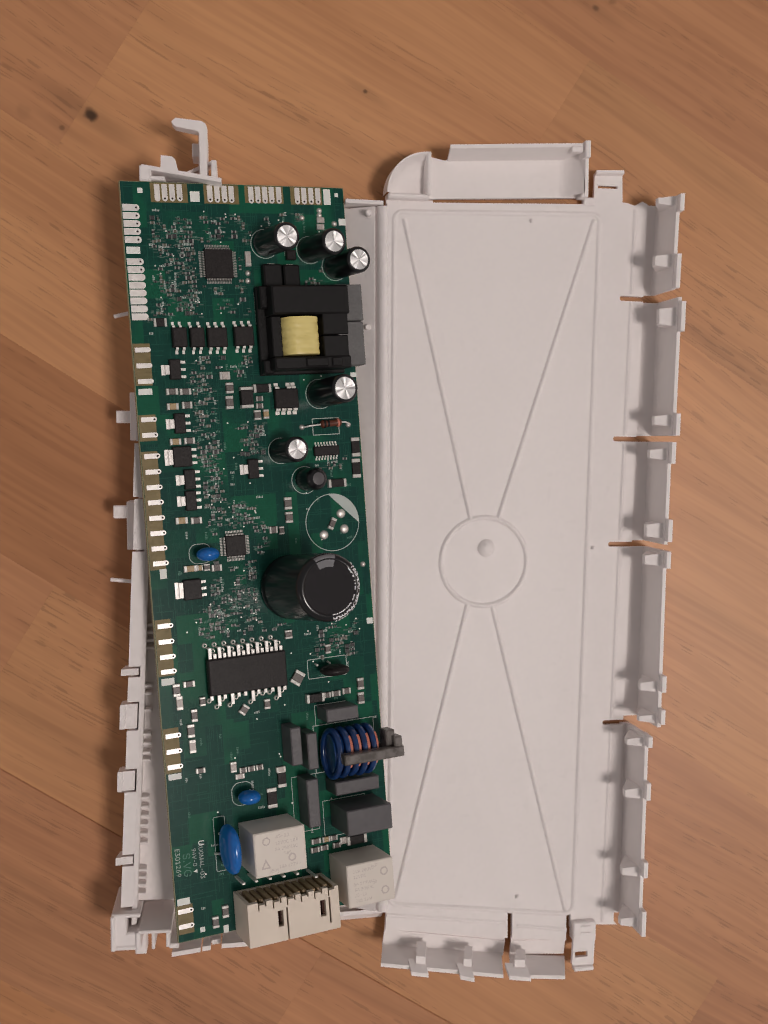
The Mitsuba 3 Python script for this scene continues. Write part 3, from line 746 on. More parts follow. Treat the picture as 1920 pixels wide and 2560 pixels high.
def ring_patch(r0, r1, a0, a1, zf, n=16):
    vs, fs = [], []
    rs = np.linspace(r0, r1, 7)
    for i, a in enumerate(np.linspace(math.radians(a0), math.radians(a1), n)):
        vs += [[r * math.cos(a), r * math.sin(a), zf(r)] for r in rs]
    for i in range(n - 1):
        for j in range(6):
            p_, q_ = i * 7 + j, (i + 1) * 7 + j
            fs += [[p_, p_ + 1, q_ + 1], [p_, q_ + 1, q_]]
    return trimesh.Trimesh(vs, fs, process=False)


RZ = ([0, BR - 2.3, BR - 2.1, BR - 1.7, BR - 0.9, BR - 0.25, BR], [-0.33, -0.31, -0.10, 0.02, -0.2, -0.95, -1.9])
zf = lambda r: float(np.interp(r, *RZ)) + 0.06
put("polarity_mark", ply(ring_patch(6.2, BR - 0.15, 74, 116, zf), "mat_label_gray", 40), M @ tr(0, 0, ln), BIG)


def ring_text(text, r, h, a0, a1, bold=False):
    out = []
    for i, ch in enumerate(text):
        if ch == " ":
            continue
        a = math.radians(a0 + (a1 - a0) * (i + 0.5) / len(text))
        m = meshkit.text_mesh(ch, h, 0.12, bold)
        b_ = m.bounds
        m.apply_translation([-(b_[0][0] + b_[1][0]) / 2, 0, 0])
        sl = math.atan2(zf(r) - zf(r - h), h)
        m.apply_transform(trimesh.transformations.rotation_matrix(sl * -1, [1, 0, 0]))
        m.apply_transform(trimesh.transformations.rotation_matrix(a + math.pi / 2, [0, 0, 1]))
        m.apply_translation([r * math.cos(a), r * math.sin(a), zf(r) + 0.06])
        out.append(m)
    return trimesh.util.concatenate(out)


put("lettering", ply(ring_text("DA0354CC-12L-7UNL(M)T", BR - 0.75, 1.55, -88, 38, True), "mat_print"), M @ tr(0, 0, ln), BIG)
put("lettering", ply(ring_text("120uF 450V", BR + 0.12, 0.95, -84, -26, True), "mat_print"), M @ tr(0, 0, ln), BIG)
put("lettering", ply(ring_text("105C", BR + 0.12, 0.95, 16, 42, True), "mat_print"), M @ tr(0, 0, ln), BIG)
block(bb[0] - BR, bb[0] + BR, bb[1] - BR, bb[1] + BR)

# transformer
TF = group("transformer", C, "black transformer with yellow tape winding and grey core")
bob = [rbox(40.9, 70.0, -61.8, -33.2, 0.3, 2.4, 0.3), rbox(43.4, 69.8, -43.2, -34.0, 2.2, 10.6, 0.5), rbox(43.0, 69.4, -60.8, -56.8, 2.2, 10.2, 0.5), rbox(41.2, 44.8, -40.6, -33.4, 2.0, 5.4, 0.4), rbox(41.0, 44.4, -61.6, -57.2, 2.0, 5.2, 0.4),
       rbox(53.5, 61.0, -60.2, -57.4, 10.0, 10.9, 0.3), rbox(62.4, 66.0, -60.2, -57.4, 10.0, 10.9, 0.3)]
put("bobbin", ply(bob, "mat_black"), BOARD, TF)
core = [rbox(60.5, 69.4, -49.8, -42.6, 2.2, 9.4, 0.3), rbox(60.5, 69.2, -57.2, -50.1, 2.2, 9.2, 0.3), rbox(43.6, 47.0, -56.6, -43.4, 2.2, 7.4, 0.3)]
put("core_cover", ply(core, "mat_black"), BOARD, TF)
put("ferrite_core", ply([rbox(66.0, 75.2, -45.4, -33.6, 2.6, 9.0, 0.25)], "mat_ferrite"), BOARD, TF)
put("ferrite_core", ply([rbox(66.0, 75.0, -59.9, -45.75, 2.6, 8.9, 0.25)], "mat_ferrite"), BOARD, TF)
tape, tf_ = [], []
na, nl = 15, 29
for j in range(nl):
    y = -44.1 - 12.0 * j / (nl - 1)
    bump = 0.045 * abs(math.sin(j * math.pi / 4)) + rnd.uniform(0, 0.05)
    for i in range(na):
        a = math.pi * i / (na - 1)
        c_, s_ = math.cos(a), math.sin(a)
        tape.append([53.1 - (6.4 + bump) * math.copysign(abs(c_) ** 0.62, c_) + 0.12 * math.sin(j), y, 2.5 + (9.3 + bump) * abs(s_) ** 0.62])
for j in range(nl - 1):
    for i in range(na - 1):
        a, b = j * na + i, (j + 1) * na + i
        tf_ += [[a, b, b + 1], [a, b + 1, a + 1]]
tape_m = trimesh.Trimesh(tape, tf_, process=False)
cap0 = trimesh.Trimesh(tape[:na], [[0, i, i + 1] for i in range(1, na - 1)], process=False)
cap1 = trimesh.Trimesh(tape[-na:], [[0, i, i + 1] for i in range(1, na - 1)], process=False)
put("tape_winding", ply([tape_m, cap0, cap1], "mat_tape", 35), BOARD, TF)
block(40, 75, 33, 62)


# integrated circuits
def gull(w, reach, h, th=0.2):
    """A gull-wing lead along +x from the origin: out of the body at height h, down to the board."""
    prof_ = Polygon([(-0.2, h), (reach * 0.32, h), (reach * 0.55, th), (reach, th), (reach, 0.02), (reach * 0.45, 0.02), (reach * 0.22, h - th), (-0.2, h - th)])
    m = ext(prof_, -w / 2, w / 2)
    m.apply_transform(np.array([[1, 0, 0, 0], [0, 0, -1, 0], [0, 1, 0, 0], [0, 0, 0, 1.0]]))
    return m


GL = {}


def gl(w, reach, h):
    kk = (w, reach, h)
    if kk not in GL:
        GL[kk] = ply(gull(*kk), "mat_tin", False)
    return GL[kk]


BODY = {}


def body(a_, b_, h, ch=0.25, mat="mat_epoxy"):
    kk = (round(a_, 2), round(b_, 2), h, ch, mat)
    if kk not in BODY:
        BODY[kk] = ply(rbox(-a_ / 2, a_ / 2, -b_ / 2, b_ / 2, 0.12, h, ch, True), mat)
    return BODY[kk]


def ic(base, u, v, a_, b_, h, top, bottom, lw=0.7, reach=1.7, label=None, mat="mat_epoxy", rot=0):
    """A chip with leads up and down the board; top and bottom: offsets of the leads along u."""
    k = group(base, C, label)
    put("body", body(a_, b_, h, 0.3, mat), at(u, v, 0, rot), k)
    for o in top:
        put("lead", gl(lw, reach, h * 0.6), at(u, v, 0, rot) @ tr(o, b_ / 2, 0, 90), k)
    for o in bottom:
        put("lead", gl(lw, reach, h * 0.6), at(u, v, 0, rot) @ tr(o, -b_ / 2, 0, -90), k)
    block(u - a_ / 2 - 0.3, u + a_ / 2 + 0.3, v - b_ / 2 - reach, v + b_ / 2 + reach)
    return k


ic("optocoupler", 14.89, 48.90, 4.6, 6.2, 2.4, (-1.6, 0.6), (-0.9, 1.3), 0.9, 2.0)
ic("optocoupler", 20.59, 49.01, 4.6, 6.2, 2.4, (-1.9, 0.9), (-1.2, 1.1), 0.9, 2.0)
ic("driver_chip", 27.12, 49.14, 6.4, 6.2, 2.4, (-2.4, 0.0, 2.4), (-2.2, 0.1, 2.4), 1.0, 2.0)
ic("driver_chip", 36.00, 48.95, 6.4, 6.2, 2.4, (-2.5, 0.0, 2.4), (-2.2, 0.0, 2.2), 1.0, 2.0)
ic("power_chip", 49.02, 69.48, 8.0, 6.4, 2.2, (-2.9, 1.2, 2.9), (-3.0, -1.0, 1.0, 3.0), 1.45, 2.0)
ic("logic_chip", 62.04, 87.34, 9.0, 3.2, 1.3, [-3.6 + 1.03 * i for i in range(8)], [-3.6 + 1.03 * i for i in range(8)], 0.5, 1.4)


def sot(u, v, a_, b_, tw, pins, base="transistor", label=None):
    k = group(base, C, label)
    put("body", body(a_, b_, 1.7), at(u, v), k)
    put("tab", ply([ext(box(-a_ / 2 - 2.5, -tw / 2, -a_ / 2 - 1.15, tw / 2), 0.02, 0.3), rbox(-a_ / 2 - 1.4, -a_ / 2 + 0.2, -tw / 2 + 0.1, tw / 2 - 0.1, 0.4, 1.0, 0.1)], "mat_pad"), at(u, v), k)
    for o in pins:
        put("lead", gl(0.85, 1.9, 1.0), at(u, v) @ tr(a_ / 2, o, 0, 0), k)
    block(u - a_ / 2 - 2.6, u + a_ / 2 + 2, v - b_ / 2 - 0.3, v + b_ / 2 + 0.3)


for u, v in [(12.79, 58.87), (13.00, 75.86), (14.80, 93.69), (14.65, 100.41), (36.03, 91.72)]:
    sot(u, v, 3.5, 6.3, 3.2, (2.3, 0, -2.3))
sot(*(12.98, 86.38), 6.0, 6.4, 5.0, (2.1, 0, -2.1), "power_transistor")
sot(*(12.94, 128.51), 5.8, 6.4, 5.2, (2.1, 0, -2.1), "power_transistor")


def qfp(u, v, s, n, pitch, label=None):
    k = group("processor_chip", C, label)
    put("body", body(s, s, 1.6, 0.2), at(u, v), k)
    row = ply([gull(pitch * 0.55, 1.6, 0.9).apply_translation([s / 2, (i - (n - 1) / 2) * pitch, 0]) for i in range(n)], "mat_tin_dull")
    for r_ in (0, 90, 180, 270):
        put("lead_row", row, at(u, v, 0, r_), k)
    block(u - s / 2 - 1.8, u + s / 2 + 1.8, v - s / 2 - 1.8, v + s / 2 + 1.8)


qfp(29.6, 25.7, 9.2, 16, 0.52, "large square black chip near the top of the board")
qfp(*(28.16, 115.96), 6.6, 12, 0.5, "smaller square black chip in mid-board")

# motor driver module with long pins
IP = group("driver_module", C, "large black module with two rows of long silver pins")
put("body", ply(rbox(15.4, 41.4, -162.8, -151.2, 0.9, 4.0, 0.35, True), "mat_epoxy"), BOARD, IP)


def lead_flat(w, l0, h):
    m = [rbox(-w / 2, w / 2, -0.3, l0, h - 0.45, h, 0.12, True), rbox(-w / 2, w / 2, l0 - 0.45, l0 + 0.02, -0.2, h, 0.1)]
    return ply(m, "mat_pad")


ring = ply(lathe([(0.42, 0.02), (0.95, 0.02), (0.88, 0.3), (0.6, 0.5), (0.42, 0.45)], 18), "mat_solder", 50)
longp, shortp = lead_flat(1.15, 3.6, 2.7), lead_flat(1.1, 1.5, 2.6)
for i in range(8):
    u = 16.6 + 3.17 * i
    put("pin", longp, at(u, 151.2), IP)
    put("solder_ring", ring, at(u - 0.9, 151.2 - 4.3), IP)
for i in range(8):
    u = 18.2 + 3.17 * i
    put("pin", shortp, at(u, 151.2), IP)
    put("solder_ring", ring, at(u, 151.2 - 2.2), IP)
for u, lg in [(16.2, 0), (18.6, 1), (20.6, 0), (23.0, 1), (25.2, 0), (27.4, 0), (29.9, 1), (31.9, 0), (34.2, 0), (36.6, 0), (38.8, 1), (40.8, 0)]:
    put("pin", longp if lg else shortp, at(u, 162.8, 0, 180), IP)
    if u != 27.4:
        put("solder_ring", ring, at(u - 0.4, 162.8 + (4.2 if lg else 2.0)), IP)
block(14, 43, 145, 168.5)

# square coils, diodes
for u, v, a_, b_ in [(47.04, 29.76, 6.4, 7.6), (53.48, 29.85, 5.6, 7.4)]:
    k = group("square_coil", C)
    put("body", body(a_, b_, 3.2, 0.5, "mat_black"), at(u, v), k)
    for s_ in (1, -1):
        put("terminal", ply(ext(box(-1.2, -0.3, 1.2, 0.3), 0.02, 0.4), "mat_tin"), at(u + 0.4, v + s_ * (b_ / 2 + 0.25)), k)
    block(u - a_ / 2, u + a_ / 2, v - b_ / 2 - 0.6, v + b_ / 2 + 0.6)
put("dark_block", body(3.3, 3.2, 2.0, 0.3, "mat_epoxy"), at(54.27, 22.74), C)

CHIPS = {}


def two_ended(base, u, v, lng, wid, h, rot, mat, end=0.22, label=None):
    """A surface-mounted part: body between two tinned ends."""
    kk = (round(lng, 1), round(wid, 1), h, mat, end)
    if kk not in CHIPS:
        e = lng * end
        CHIPS[kk] = (ply(rbox(-lng / 2 + e * 0.9, lng / 2 - e * 0.9, -wid / 2, wid / 2, 0.05, h, 0.1), mat), ply(rbox(-lng / 2, -lng / 2 + e, -wid / 2 - 0.05, wid / 2 + 0.05, 0.02, h * 0.96, 0.12), "mat_chip_end"))
    k = group(base, C, label)
    put("body", CHIPS[kk][0], at(u, v, 0, rot), k)
    put("terminal", CHIPS[kk][1], at(u, v, 0, rot), k)
    put("terminal", CHIPS[kk][1], at(u, v, 0, rot + 180), k)
    c_, s_ = abs(math.cos(math.radians(rot))), abs(math.sin(math.radians(rot)))
    block(u - (lng * c_ + wid * s_) / 2, u + (lng * c_ + wid * s_) / 2, v - (lng * s_ + wid * c_) / 2, v + (lng * s_ + wid * c_) / 2)


for u, v, l_, w_, h_, r_ in [(35.50, 68.62, 6.8, 4.0, 2.2, 90), (40.94, 65.87, 6.0, 2.6, 2.0, 0), (64.81, 98.33, 6.4, 2.6, 1.8, 0), (51.50, 168.74, 6.2, 2.8, 2.0, 0), (62.56, 218.33, 7.2, 2.8, 2.0, 0)]:
    two_ended("diode", u, v, l_, w_, h_, r_, "mat_epoxy", 0.16)
for u, v, l_, w_, h_, r_ in [(72.74, 86.69, 6.4, 2.9, 0.7, 90), (72.44, 93.83, 6.4, 2.9, 0.7, 90), (9.40, 43.94, 4.2, 2.6, 0.6, 0), (34.27, 199.34, 6.6, 3.2, 0.9, 90), (38.07, 193.45, 6.0, 2.8, 0.9, 90)]:
    two_ended("chip_resistor", u, v, l_, w_, h_, r_, "mat_epoxy", 0.2)
for u, v, l_, w_, r_, m_ in [
        (11.39, 65.74, 3.8, 1.9, 0, "gray"), (15.64, 65.91, 3.7, 1.9, 0, "gray"), (11.24, 70.42, 3.7, 2.0, 0, "tan"), (15.87, 70.19, 3.3, 2.1, 0, "gray"), (11.24, 81.53, 3.6, 1.9, 0, "tan"), (15.77, 81.48, 3.5, 1.9, 0, "gray"),
        (28.94, 61.29, 3.4, 2.4, 0, "pale"), (30.24, 65.30, 3.4, 2.4, 90, "gray"), (29.88, 69.93, 4.2, 2.4, 90, "gray"), (38.97, 74.39, 3.2, 2.2, 90, "gray"), (41.89, 74.21, 3.0, 1.8, 90, "tan"), (39.98, 69.11, 2.4, 1.6, 0, "gray"), (39.86, 71.45, 2.4, 1.6, 0, "gray"),
        (11.29, 106.49, 3.9, 2.0, 0, "tan"), (16.03, 106.82, 3.6, 2.0, 0, "gray"), (12.90, 121.93, 4.2, 1.9, 0, "tan"), (15.99, 121.93, 1.9, 1.7, 0, "tan"), (18.26, 122.00, 2.2, 1.9, 90, "gray"), (21.48, 122.47, 3.4, 2.0, 0, "gray"),
        (47.15, 103.75, 4.0, 2.4, 90, "gray"), (47.19, 108.36, 3.6, 2.4, 90, "gray"), (62.26, 111.70, 4.0, 1.8, 62, "gray"), (5.43, 159.77, 4.0, 2.2, 90, "gray"), (6.10, 163.93, 4.4, 2.0, 90, "pale"), (9.60, 158.36, 3.8, 1.8, 0, "gray"), (10.54, 168.55, 4.0, 1.9, 90, "gray"),
        (9.06, 173.28, 4.2, 2.2, 90, "gray"), (9.21, 178.26, 4.2, 2.0, 90, "pale"), (13.54, 164.49, 2.8, 1.8, 90, "gray"), (27.01, 169.13, 3.2, 2.4, 50, "gray"), (34.97, 168.41, 3.2, 1.9, 90, "gray"), (46.08, 161.36, 4.6, 3.6, 55, "gray"), (22.03, 187.09, 3.4, 1.9, 90, "pale"),
        (25.17, 188.57, 2.4, 1.7, 0, "gray"), (27.95, 188.57, 2.4, 1.7, 0, "gray"), (30.75, 188.56, 2.4, 1.7, 0, "gray"), (44.01, 146.67, 2.8, 2.4, 90, "gray"), (55.98, 168.49, 2.4, 1.8, 0, "gray"), (59.12, 168.42, 3.2, 1.8, 0, "gray"), (62.99, 168.09, 3.0, 1.9, 0, "gray"),
        (68.25, 166.37, 3.9, 2.2, 90, "gray"), (68.06, 171.21, 3.9, 2.2, 90, "gray"), (57.45, 153.18, 3.0, 1.8, 90, "gray"), (15.75, 232.97, 3.9, 2.0, 90, "gray"), (12.32, 235.68, 3.7, 2.0, 90, "gray"), (48.29, 216.37, 3.4, 1.7, 0, "gray"), (51.92, 216.42, 2.8, 1.7, 0, "tan"),
        (54.70, 216.41, 2.4, 1.6, 0, "gray"), (58.43, 217.95, 3.4, 2.2, 0, "pale"), (47.73, 219.19, 3.0, 1.7, 0, "gray"), (51.02, 219.06, 2.8, 1.7, 0, "gray"), (55.54, 219.09, 2.8, 1.7, 0, "gray"), (39.65, 23.97, 4.8, 1.8, 90, "pale"), (65.77, 11.05, 2.6, 1.8, 0, "pale"), (65.60, 13.28, 2.6, 1.8, 0, "pale"),
        (11.19, 186.36, 3.0, 1.6, 0, "gray"), (23.93, 190.38, 3.0, 1.6, 0, "pale"), (37.92, 190.41, 3.2, 1.6, 0, "pale"), (73.35, 47.81, 0.9, 0.9, 0, "gray"), (41.48, 112.01, 2.8, 2.2, 0, "gray"), (44.29, 112.41, 2.6, 1.6, 90, "gray"), (42.42, 34.39, 2.2, 1.6, 0, "tan")]:
    two_ended("ceramic_capacitor" if m_ != "gray" else "chip_component", u, v, l_, w_, 1.1, r_, "mat_ceramic_" + m_, 0.24)

# axial resistor
AR = group("axial_resistor", C, "small brown banded resistor lying between two soldered leads")
r0, r1 = (60.10, 78.54), (67.45, 78.17)
d_ = np.array([r1[0] - r0[0], -(r1[1] - r0[1]), 0])
ln = np.linalg.norm(d_)
ang = math.degrees(math.atan2(d_[1], d_[0]))
bodyp = [(0, 0), (0.8, 0.05), (1.35, 0.6), (1.4, 1.3), (1.1, 2.0), (1.1, ln - 2.0), (1.4, ln - 1.3), (1.35, ln - 0.6), (0.8, ln - 0.05), (0, ln)]
m = lathe(bodyp, 24)
m.apply_transform(trimesh.transformations.rotation_matrix(math.pi / 2, [0, 1, 0]))
put("body", ply(m, "mat_resistor_body", 50), at(r0[0], r0[1], 2.0, ang), AR)
for x, mt in [(1.2, "mat_hole"), (2.6, "mat_black"), (ln - 1.3, "mat_copper")]:
    band = trimesh.creation.cylinder(radius=1.43 if x in (1.2, ln - 1.3) else 1.14, height=0.7, sections=24)
    band.apply_transform(trimesh.transformations.rotation_matrix(math.pi / 2, [0, 1, 0]))
    band.apply_translation([x, 0, 0])
    put("band", ply(band, mt, 40), at(r0[0], r0[1], 2.0, ang), AR)
e0, e1 = (54.33, 79.09), (70.94, 78.96)
put("lead", ply(tube([(e0[0], -e0[1], 0.2), (e0[0] + 0.8, -e0[1], 1.5), (e0[0] + 1.8, -(e0[1] * 0.6 + r0[1] * 0.4), 2.0), (r0[0] + 0.2, -r0[1], 2.0)], 0.3), "mat_tin", 60), BOARD, AR)
put("lead", ply(tube([(r1[0] - 0.2, -r1[1], 2.0), (r1[0] + 1.6, -r1[1], 2.0), (e1[0] - 0.2, -e1[1], 1.4), (e1[0], -e1[1], 0.2)], 0.3), "mat_tin", 60), BOARD, AR)
block(r0[0] - 5, r1[0] + 3, r0[1] - 2, r0[1] + 3)

# film capacitors: dark grey boxes
for u0, u1, v0, v1, h, lab in [(52.2, 63.4, 171.6, 176.0, 9, "dark grey film capacitor above the blue-wound choke"), (39.3, 42.9, 175.7, 188.1, 9, "narrow dark grey film capacitor standing left of its twin"),
                               (44.8, 48.3, 178.4, 190.3, 9, "narrow dark grey film capacitor between its twin and the choke"), (43.5, 47.6, 193.4, 209.2, 9, "long dark grey film capacitor beside the white relay"),
                               (53.5, 69.0, 195.9, 200.4, 9, "flat dark grey film capacitor below the choke"), (54.4, 70.2, 204.2, 212.5, 15, "largest dark grey box capacitor, at the right edge above the second relay")]:
    box_part("film_capacitor", u0, u1, v0, v1, 0.2, h, "mat_charcoal", C, 0.35, False, lab)
    block(u0, u1, v0, v1)

# NTC disc, blue discs
put("black_disc", ply(ellipsoid(4.7, 1.75, 5.0, flat=0.85), "mat_epoxy", 60), at(57.52, 159.67, 5.2), C, "small upright black disc inside a printed frame")
put("lead", ply([tube([(-2.5, 0.4, -5.2), (-2.5, 0.2, -3)], 0.35), tube([(2.0, 0.6, -5.2), (2.0, 0.3, -3)], 0.35)], "mat_tin", 60), at(55.25, 158.08, 5.2), C)
d1 = ellipsoid(3.5, 2.15, 3.9, flat=0.92)
for u, v, w in [(17.92, 117.62, 4.4), (25.45, 196.67, 4.4)]:
    put("blue_capacitor", ply(d1, "mat_blue", 60), at(u, v, w), C)
silk(affinity.scale(Point(16.41, 117.40, ).buffer(1, 16), 1, 1) if False else rect(13.02, 114.40, 20.28, 120.64, 2.6), 0.22)
silk(rect(21.00, 192.55, 28.25, 200.01, 2.8), 0.22)
put("blue_disc_varistor", ply(ellipsoid(2.5, 7.6, 7.8, flat=0.85), "mat_blue", 60), at(16.75, 210.78, 8.4), C, "large upright bright blue disc leaning against the white relay")
put("lead", ply([tube([(0.4, 2.8, -8.4), (0.3, 2.6, -6)], 0.4), tube([(-1.4, -3.4, -8.4), (-0.6, -3, -6)], 0.4)], "mat_tin", 60), at(15.44, 210.52, 8.4), C)
block(*(14.38, 203.13), 0, 0) if False else None
block(18.5, 24.5, 203, 222)

# choke: grey rectangular core, blue and copper wire
CH = group("choke", C, "choke of thick blue and copper wire on a grey core overhanging the board edge")
cy = 187.2
ringc = [rbox(54.3, 75.4, -189.0, -185.6, 13.4, 17.0, 0.35, True), rbox(54.5, 57.4, -188.8, -185.8, 4.2, 13.6, 0.3, True), rbox(72.3, 75.2, -188.8, -182.4, 11.2, 16.4, 0.4, True), rbox(70.4, 73.6, -188.6, -180.4, 8.6, 14.2, 0.4, True), rbox(54.6, 73.4, -188.4, -185.9, 4.2, 7.4, 0.3, True)]
put("core", ply(ringc, "mat_rod"), BOARD, CH)


def turn(u, tilt, av, aw, w0):
    return [(u + tilt * math.sin(a) + 0.3 * math.cos(a), -(cy - 0.6) + av * math.cos(a), w0 + aw * math.sin(a)) for a in np.linspace(0, 2 * math.pi, 33)]


for i in range(5):
    u = 53.6 + 3.05 * i
    put("blue_turn", ply(tube(turn(u, 0.9 + rnd.uniform(-0.35, 0.35), 7.6 + rnd.uniform(-0.3, 0.2), 5.4, 7.2), 1.0, 12, False), "mat_blue_wire", 70), BOARD, CH)
for i in range(4):
    u = 57.4 + 3.05 * i
    pts = [(u + 0.9 * math.sin(a) + 0.5 * math.cos(a), -(cy - 0.6) + 7.0 * math.cos(a), 7.0 + (5.7 - 0.25 * (i % 2)) * math.sin(a)) for a in np.linspace(math.radians(40), math.radians(125), 12)]
    put("copper_turn", ply(tube(pts, 0.85, 10), "mat_copper", 70), BOARD, CH)
    u -= 0.4
    put("blue_turn", ply(tube(turn(u, 0.8, 7.1, 4.9, 6.9), 0.9, 10, False), "mat_blue_wire", 70), BOARD, CH)
fm = trimesh.creation.cylinder(radius=1.0, height=14.6, sections=32)
fm.apply_transform(trimesh.transformations.rotation_matrix(math.pi / 2, [0, 1, 0]))
fm.apply_transform(np.diag([1, 6.5, 4.6, 1.0]))
fm.apply_translation([60.4, -(cy - 0.6), 6.9])
put("coil_former", ply(fm, "mat_blue_wire", 40), BOARD, CH)
for i in range(5):
    u = 52.9 + 3.05 * i
    put("blue_turn", ply(tube(turn(u + 1.3, 0.7, 7.2, 5.0, 7.0), 1.0, 10, False), "mat_blue_wire", 70), BOARD, CH)
block(49, 74, 178, 196)

# relays: pale boxes with faint print
def relay(u0, u1, v0, v1, h, lab, lines, marks):
    k = group("relay", C, lab)
    put("case", ply(rbox(u0, u1, -v1, -v0, 0.3, h, 0.35), "mat_relay"), BOARD, k)
    for text, hh, u, v in lines:
        m = meshkit.text_mesh(text, hh, 0.03)
        put("print", ply(m, "mat_ink"), at(u, v, h), k)
    for m in marks:
        put("print", ply(m, "mat_ink"), BOARD @ tr(0, 0, h), k)
    block(u0 - 0.5, u1 + 0.5, v0 - 0.5, v1 + 0.5)


tri = Polygon([(24.2, -217.0), (25.8, -213.8), (27.4, -217.0)])
relay(22.3, 39.4, 205.4, 219.5, 15.7, "upright pale relay behind the connector, grey print on top",
      [("JS-12", 1.1, 29.4, 208.0), ("12VDC 10A", 1.0, 29.2, 210.0), ("5A 250VAC", 1.0, 29.0, 211.9), ("T85", 1.0, 31.8, 213.7), ("10A 277V~", 0.95, 30.0, 217.6), ("250V", 0.9, 26.8, 218.4)],
      [ext(Point(26.4, -208.4).buffer(1.3).difference(Point(26.4, -208.4).buffer(0.9)), 0, 0.03), ext(tri.difference(tri.buffer(-0.45)), 0, 0.03), ext(Point(34.6, -214.8).buffer(1.3).difference(Point(34.6, -214.8).buffer(0.8)), 0, 0.03)])
relay(52.6, 69.0, 221.6, 235.6, 15.7, "upright pale relay at the board corner, overlapping the lid",
      [("10A 250V~", 1.0, 54.6, 224.4), ("12VDC", 1.0, 54.6, 226.2), ("8A 277VAC", 1.0, 54.6, 228.6), ("5A 30VDC", 1.0, 54.8, 230.4), ("JS-12", 1.0, 54.8, 232.2), ("T85 12M", 0.95, 55.0, 234.0), ("S07", 0.9, 61.2, 223.6), ("1Z", 0.9, 61.4, 229.0)],
      [ext(Point(65.6, -225.6).buffer(1.4).difference(Point(65.6, -225.6).buffer(0.9)), 0, 0.03), ext(Point(65.6, -231.8).buffer(1.4).difference(Point(65.6, -231.8).buffer(0.9)), 0, 0.03)])

# connector
CN = group("plug_connector", C, "beige plug connector with a comb of slots and two windows, bottom edge of the board")
u0, u1, v0, v1, ht = 18.9, 49.5, 227.3, 241.0, 15.0
topp = box(u0, -v1, u1, -v0)
for x in (415, 590, 760, 930, 1095, 1265):
    q = 19.4 + (x - 300) * (30.0 / 1085)
    topp = topp.difference(box(q - 0.22, -v0 - 2.7, q + 0.22, -v0 + 1)).difference(box(q - 0.5, -v0 - 0.9, q + 2.2, -v0 + 1).intersection(box(q, -v0 - 0.9, q + 2.1, -v0 + 1)))
for x in (500, 680, 850, 1010, 1180):
    q = 19.4 + (x - 300) * (30.0 / 1085)
    topp = topp.difference(box(q - 0.25, -v0 - 1.5, q + 0.25, -v0 + 1))
wins = [box(28.7, -236.3, 30.5, -231.2), box(43.0, -236.2, 44.9, -230.9)]
for w_ in wins:
    topp = topp.difference(w_)
for x, ya, yb in [(31.8, -242.2, -230.6), (46.2, -238.8, -230.4)]:
    topp = topp.difference(box(x - 0.3, ya, x + 0.3, yb))
put("shell_top", ply(ext(topp, 13.2, ht), "mat_beige"), BOARD, CN)
shell = [rbox(u0, u0 + 1.2, -v1, -v0, 0.2, 13.25, 0.1), rbox(u1 - 1.2, u1, -v1, -v0, 0.2, 13.25, 0.1), rbox(u0 + 1.15, u1 - 1.15, -v1, -v1 + 1.2, 0.2, 13.25, 0.1), rbox(u0 + 1.15, u1 - 1.15, -v1 + 1.1, -v0, 0.2, 1.4, 0.1)]
put("shell", ply(shell, "mat_beige"), BOARD, CN)
put("window_floor", ply([ext(box(28.2, -237, 32.2, -230.4), 9.0, 9.4), ext(box(42.6, -239, 46.6, -230.2), 9.0, 9.4)], "mat_resistor_body"), BOARD, CN)
for i in range(13):
    q = u0 + 0.9 + i * 2.42
    put("back_wall", ply(rbox(q - 0.75, q + 0.75, -v0 - 1.2, -v0 - 0.3 + 0.25 * (i % 2), 0.3, 13.15 - 0.8 * (i % 3), 0.15), "mat_amber"), BOARD, CN)
put("inner_wall", ply(rbox(u0 + 1.2, u1 - 1.2, -v0 - 3.2, -v0 - 2.6, 1.3, 13.2, 0.1), "mat_amber"), BOARD, CN)
for i in range(6):
    q = 23.0 + i * 4.6
    put("contact", ply([rbox(q - 0.35, q + 0.35, -v0 - 2.5, -v0 - 0.2, 9.6, 10.0, 0.1, True)], "mat_copper_dull"), BOARD, CN)
pinp = ply(rbox(-0.5, 0.5, -0.35, 0.35, -0.3, 10.5, 0.15), "mat_pad")
for u, v in [(24.58, 222.73), (29.18, 222.83), (33.83, 223.05), (38.46, 223.20), (44.73, 225.50), (20.31, 222.68)]:
    put("pin", pinp, at(u, v, -2), CN)
block(17, 52, 221, 240)

# ---- the crowd of tiny parts
def tiny(lng, wid, h, c_body, c_end, end=0.26):
    ms, cols = [], []
    e = lng * end
    for x0, x1, c, hh, g_ in ((-lng / 2, -lng / 2 + e, c_end, h, 0.03), (-lng / 2 + e, lng / 2 - e, c_body, h * 0.96, 0.0), (lng / 2 - e, lng / 2, c_end, h, 0.03)):
        m = rbox(x0, x1, -wid / 2 - g_, wid / 2 + g_, 0.01, hh, 0.06)
        ms.append(m)
        cols.append(np.tile(c, (len(m.vertices), 1)))
    m = trimesh.util.concatenate(ms)
    m.apply_scale(0.001)
    return mikit.ply(m, "mat_chip", color=np.vstack(cols))


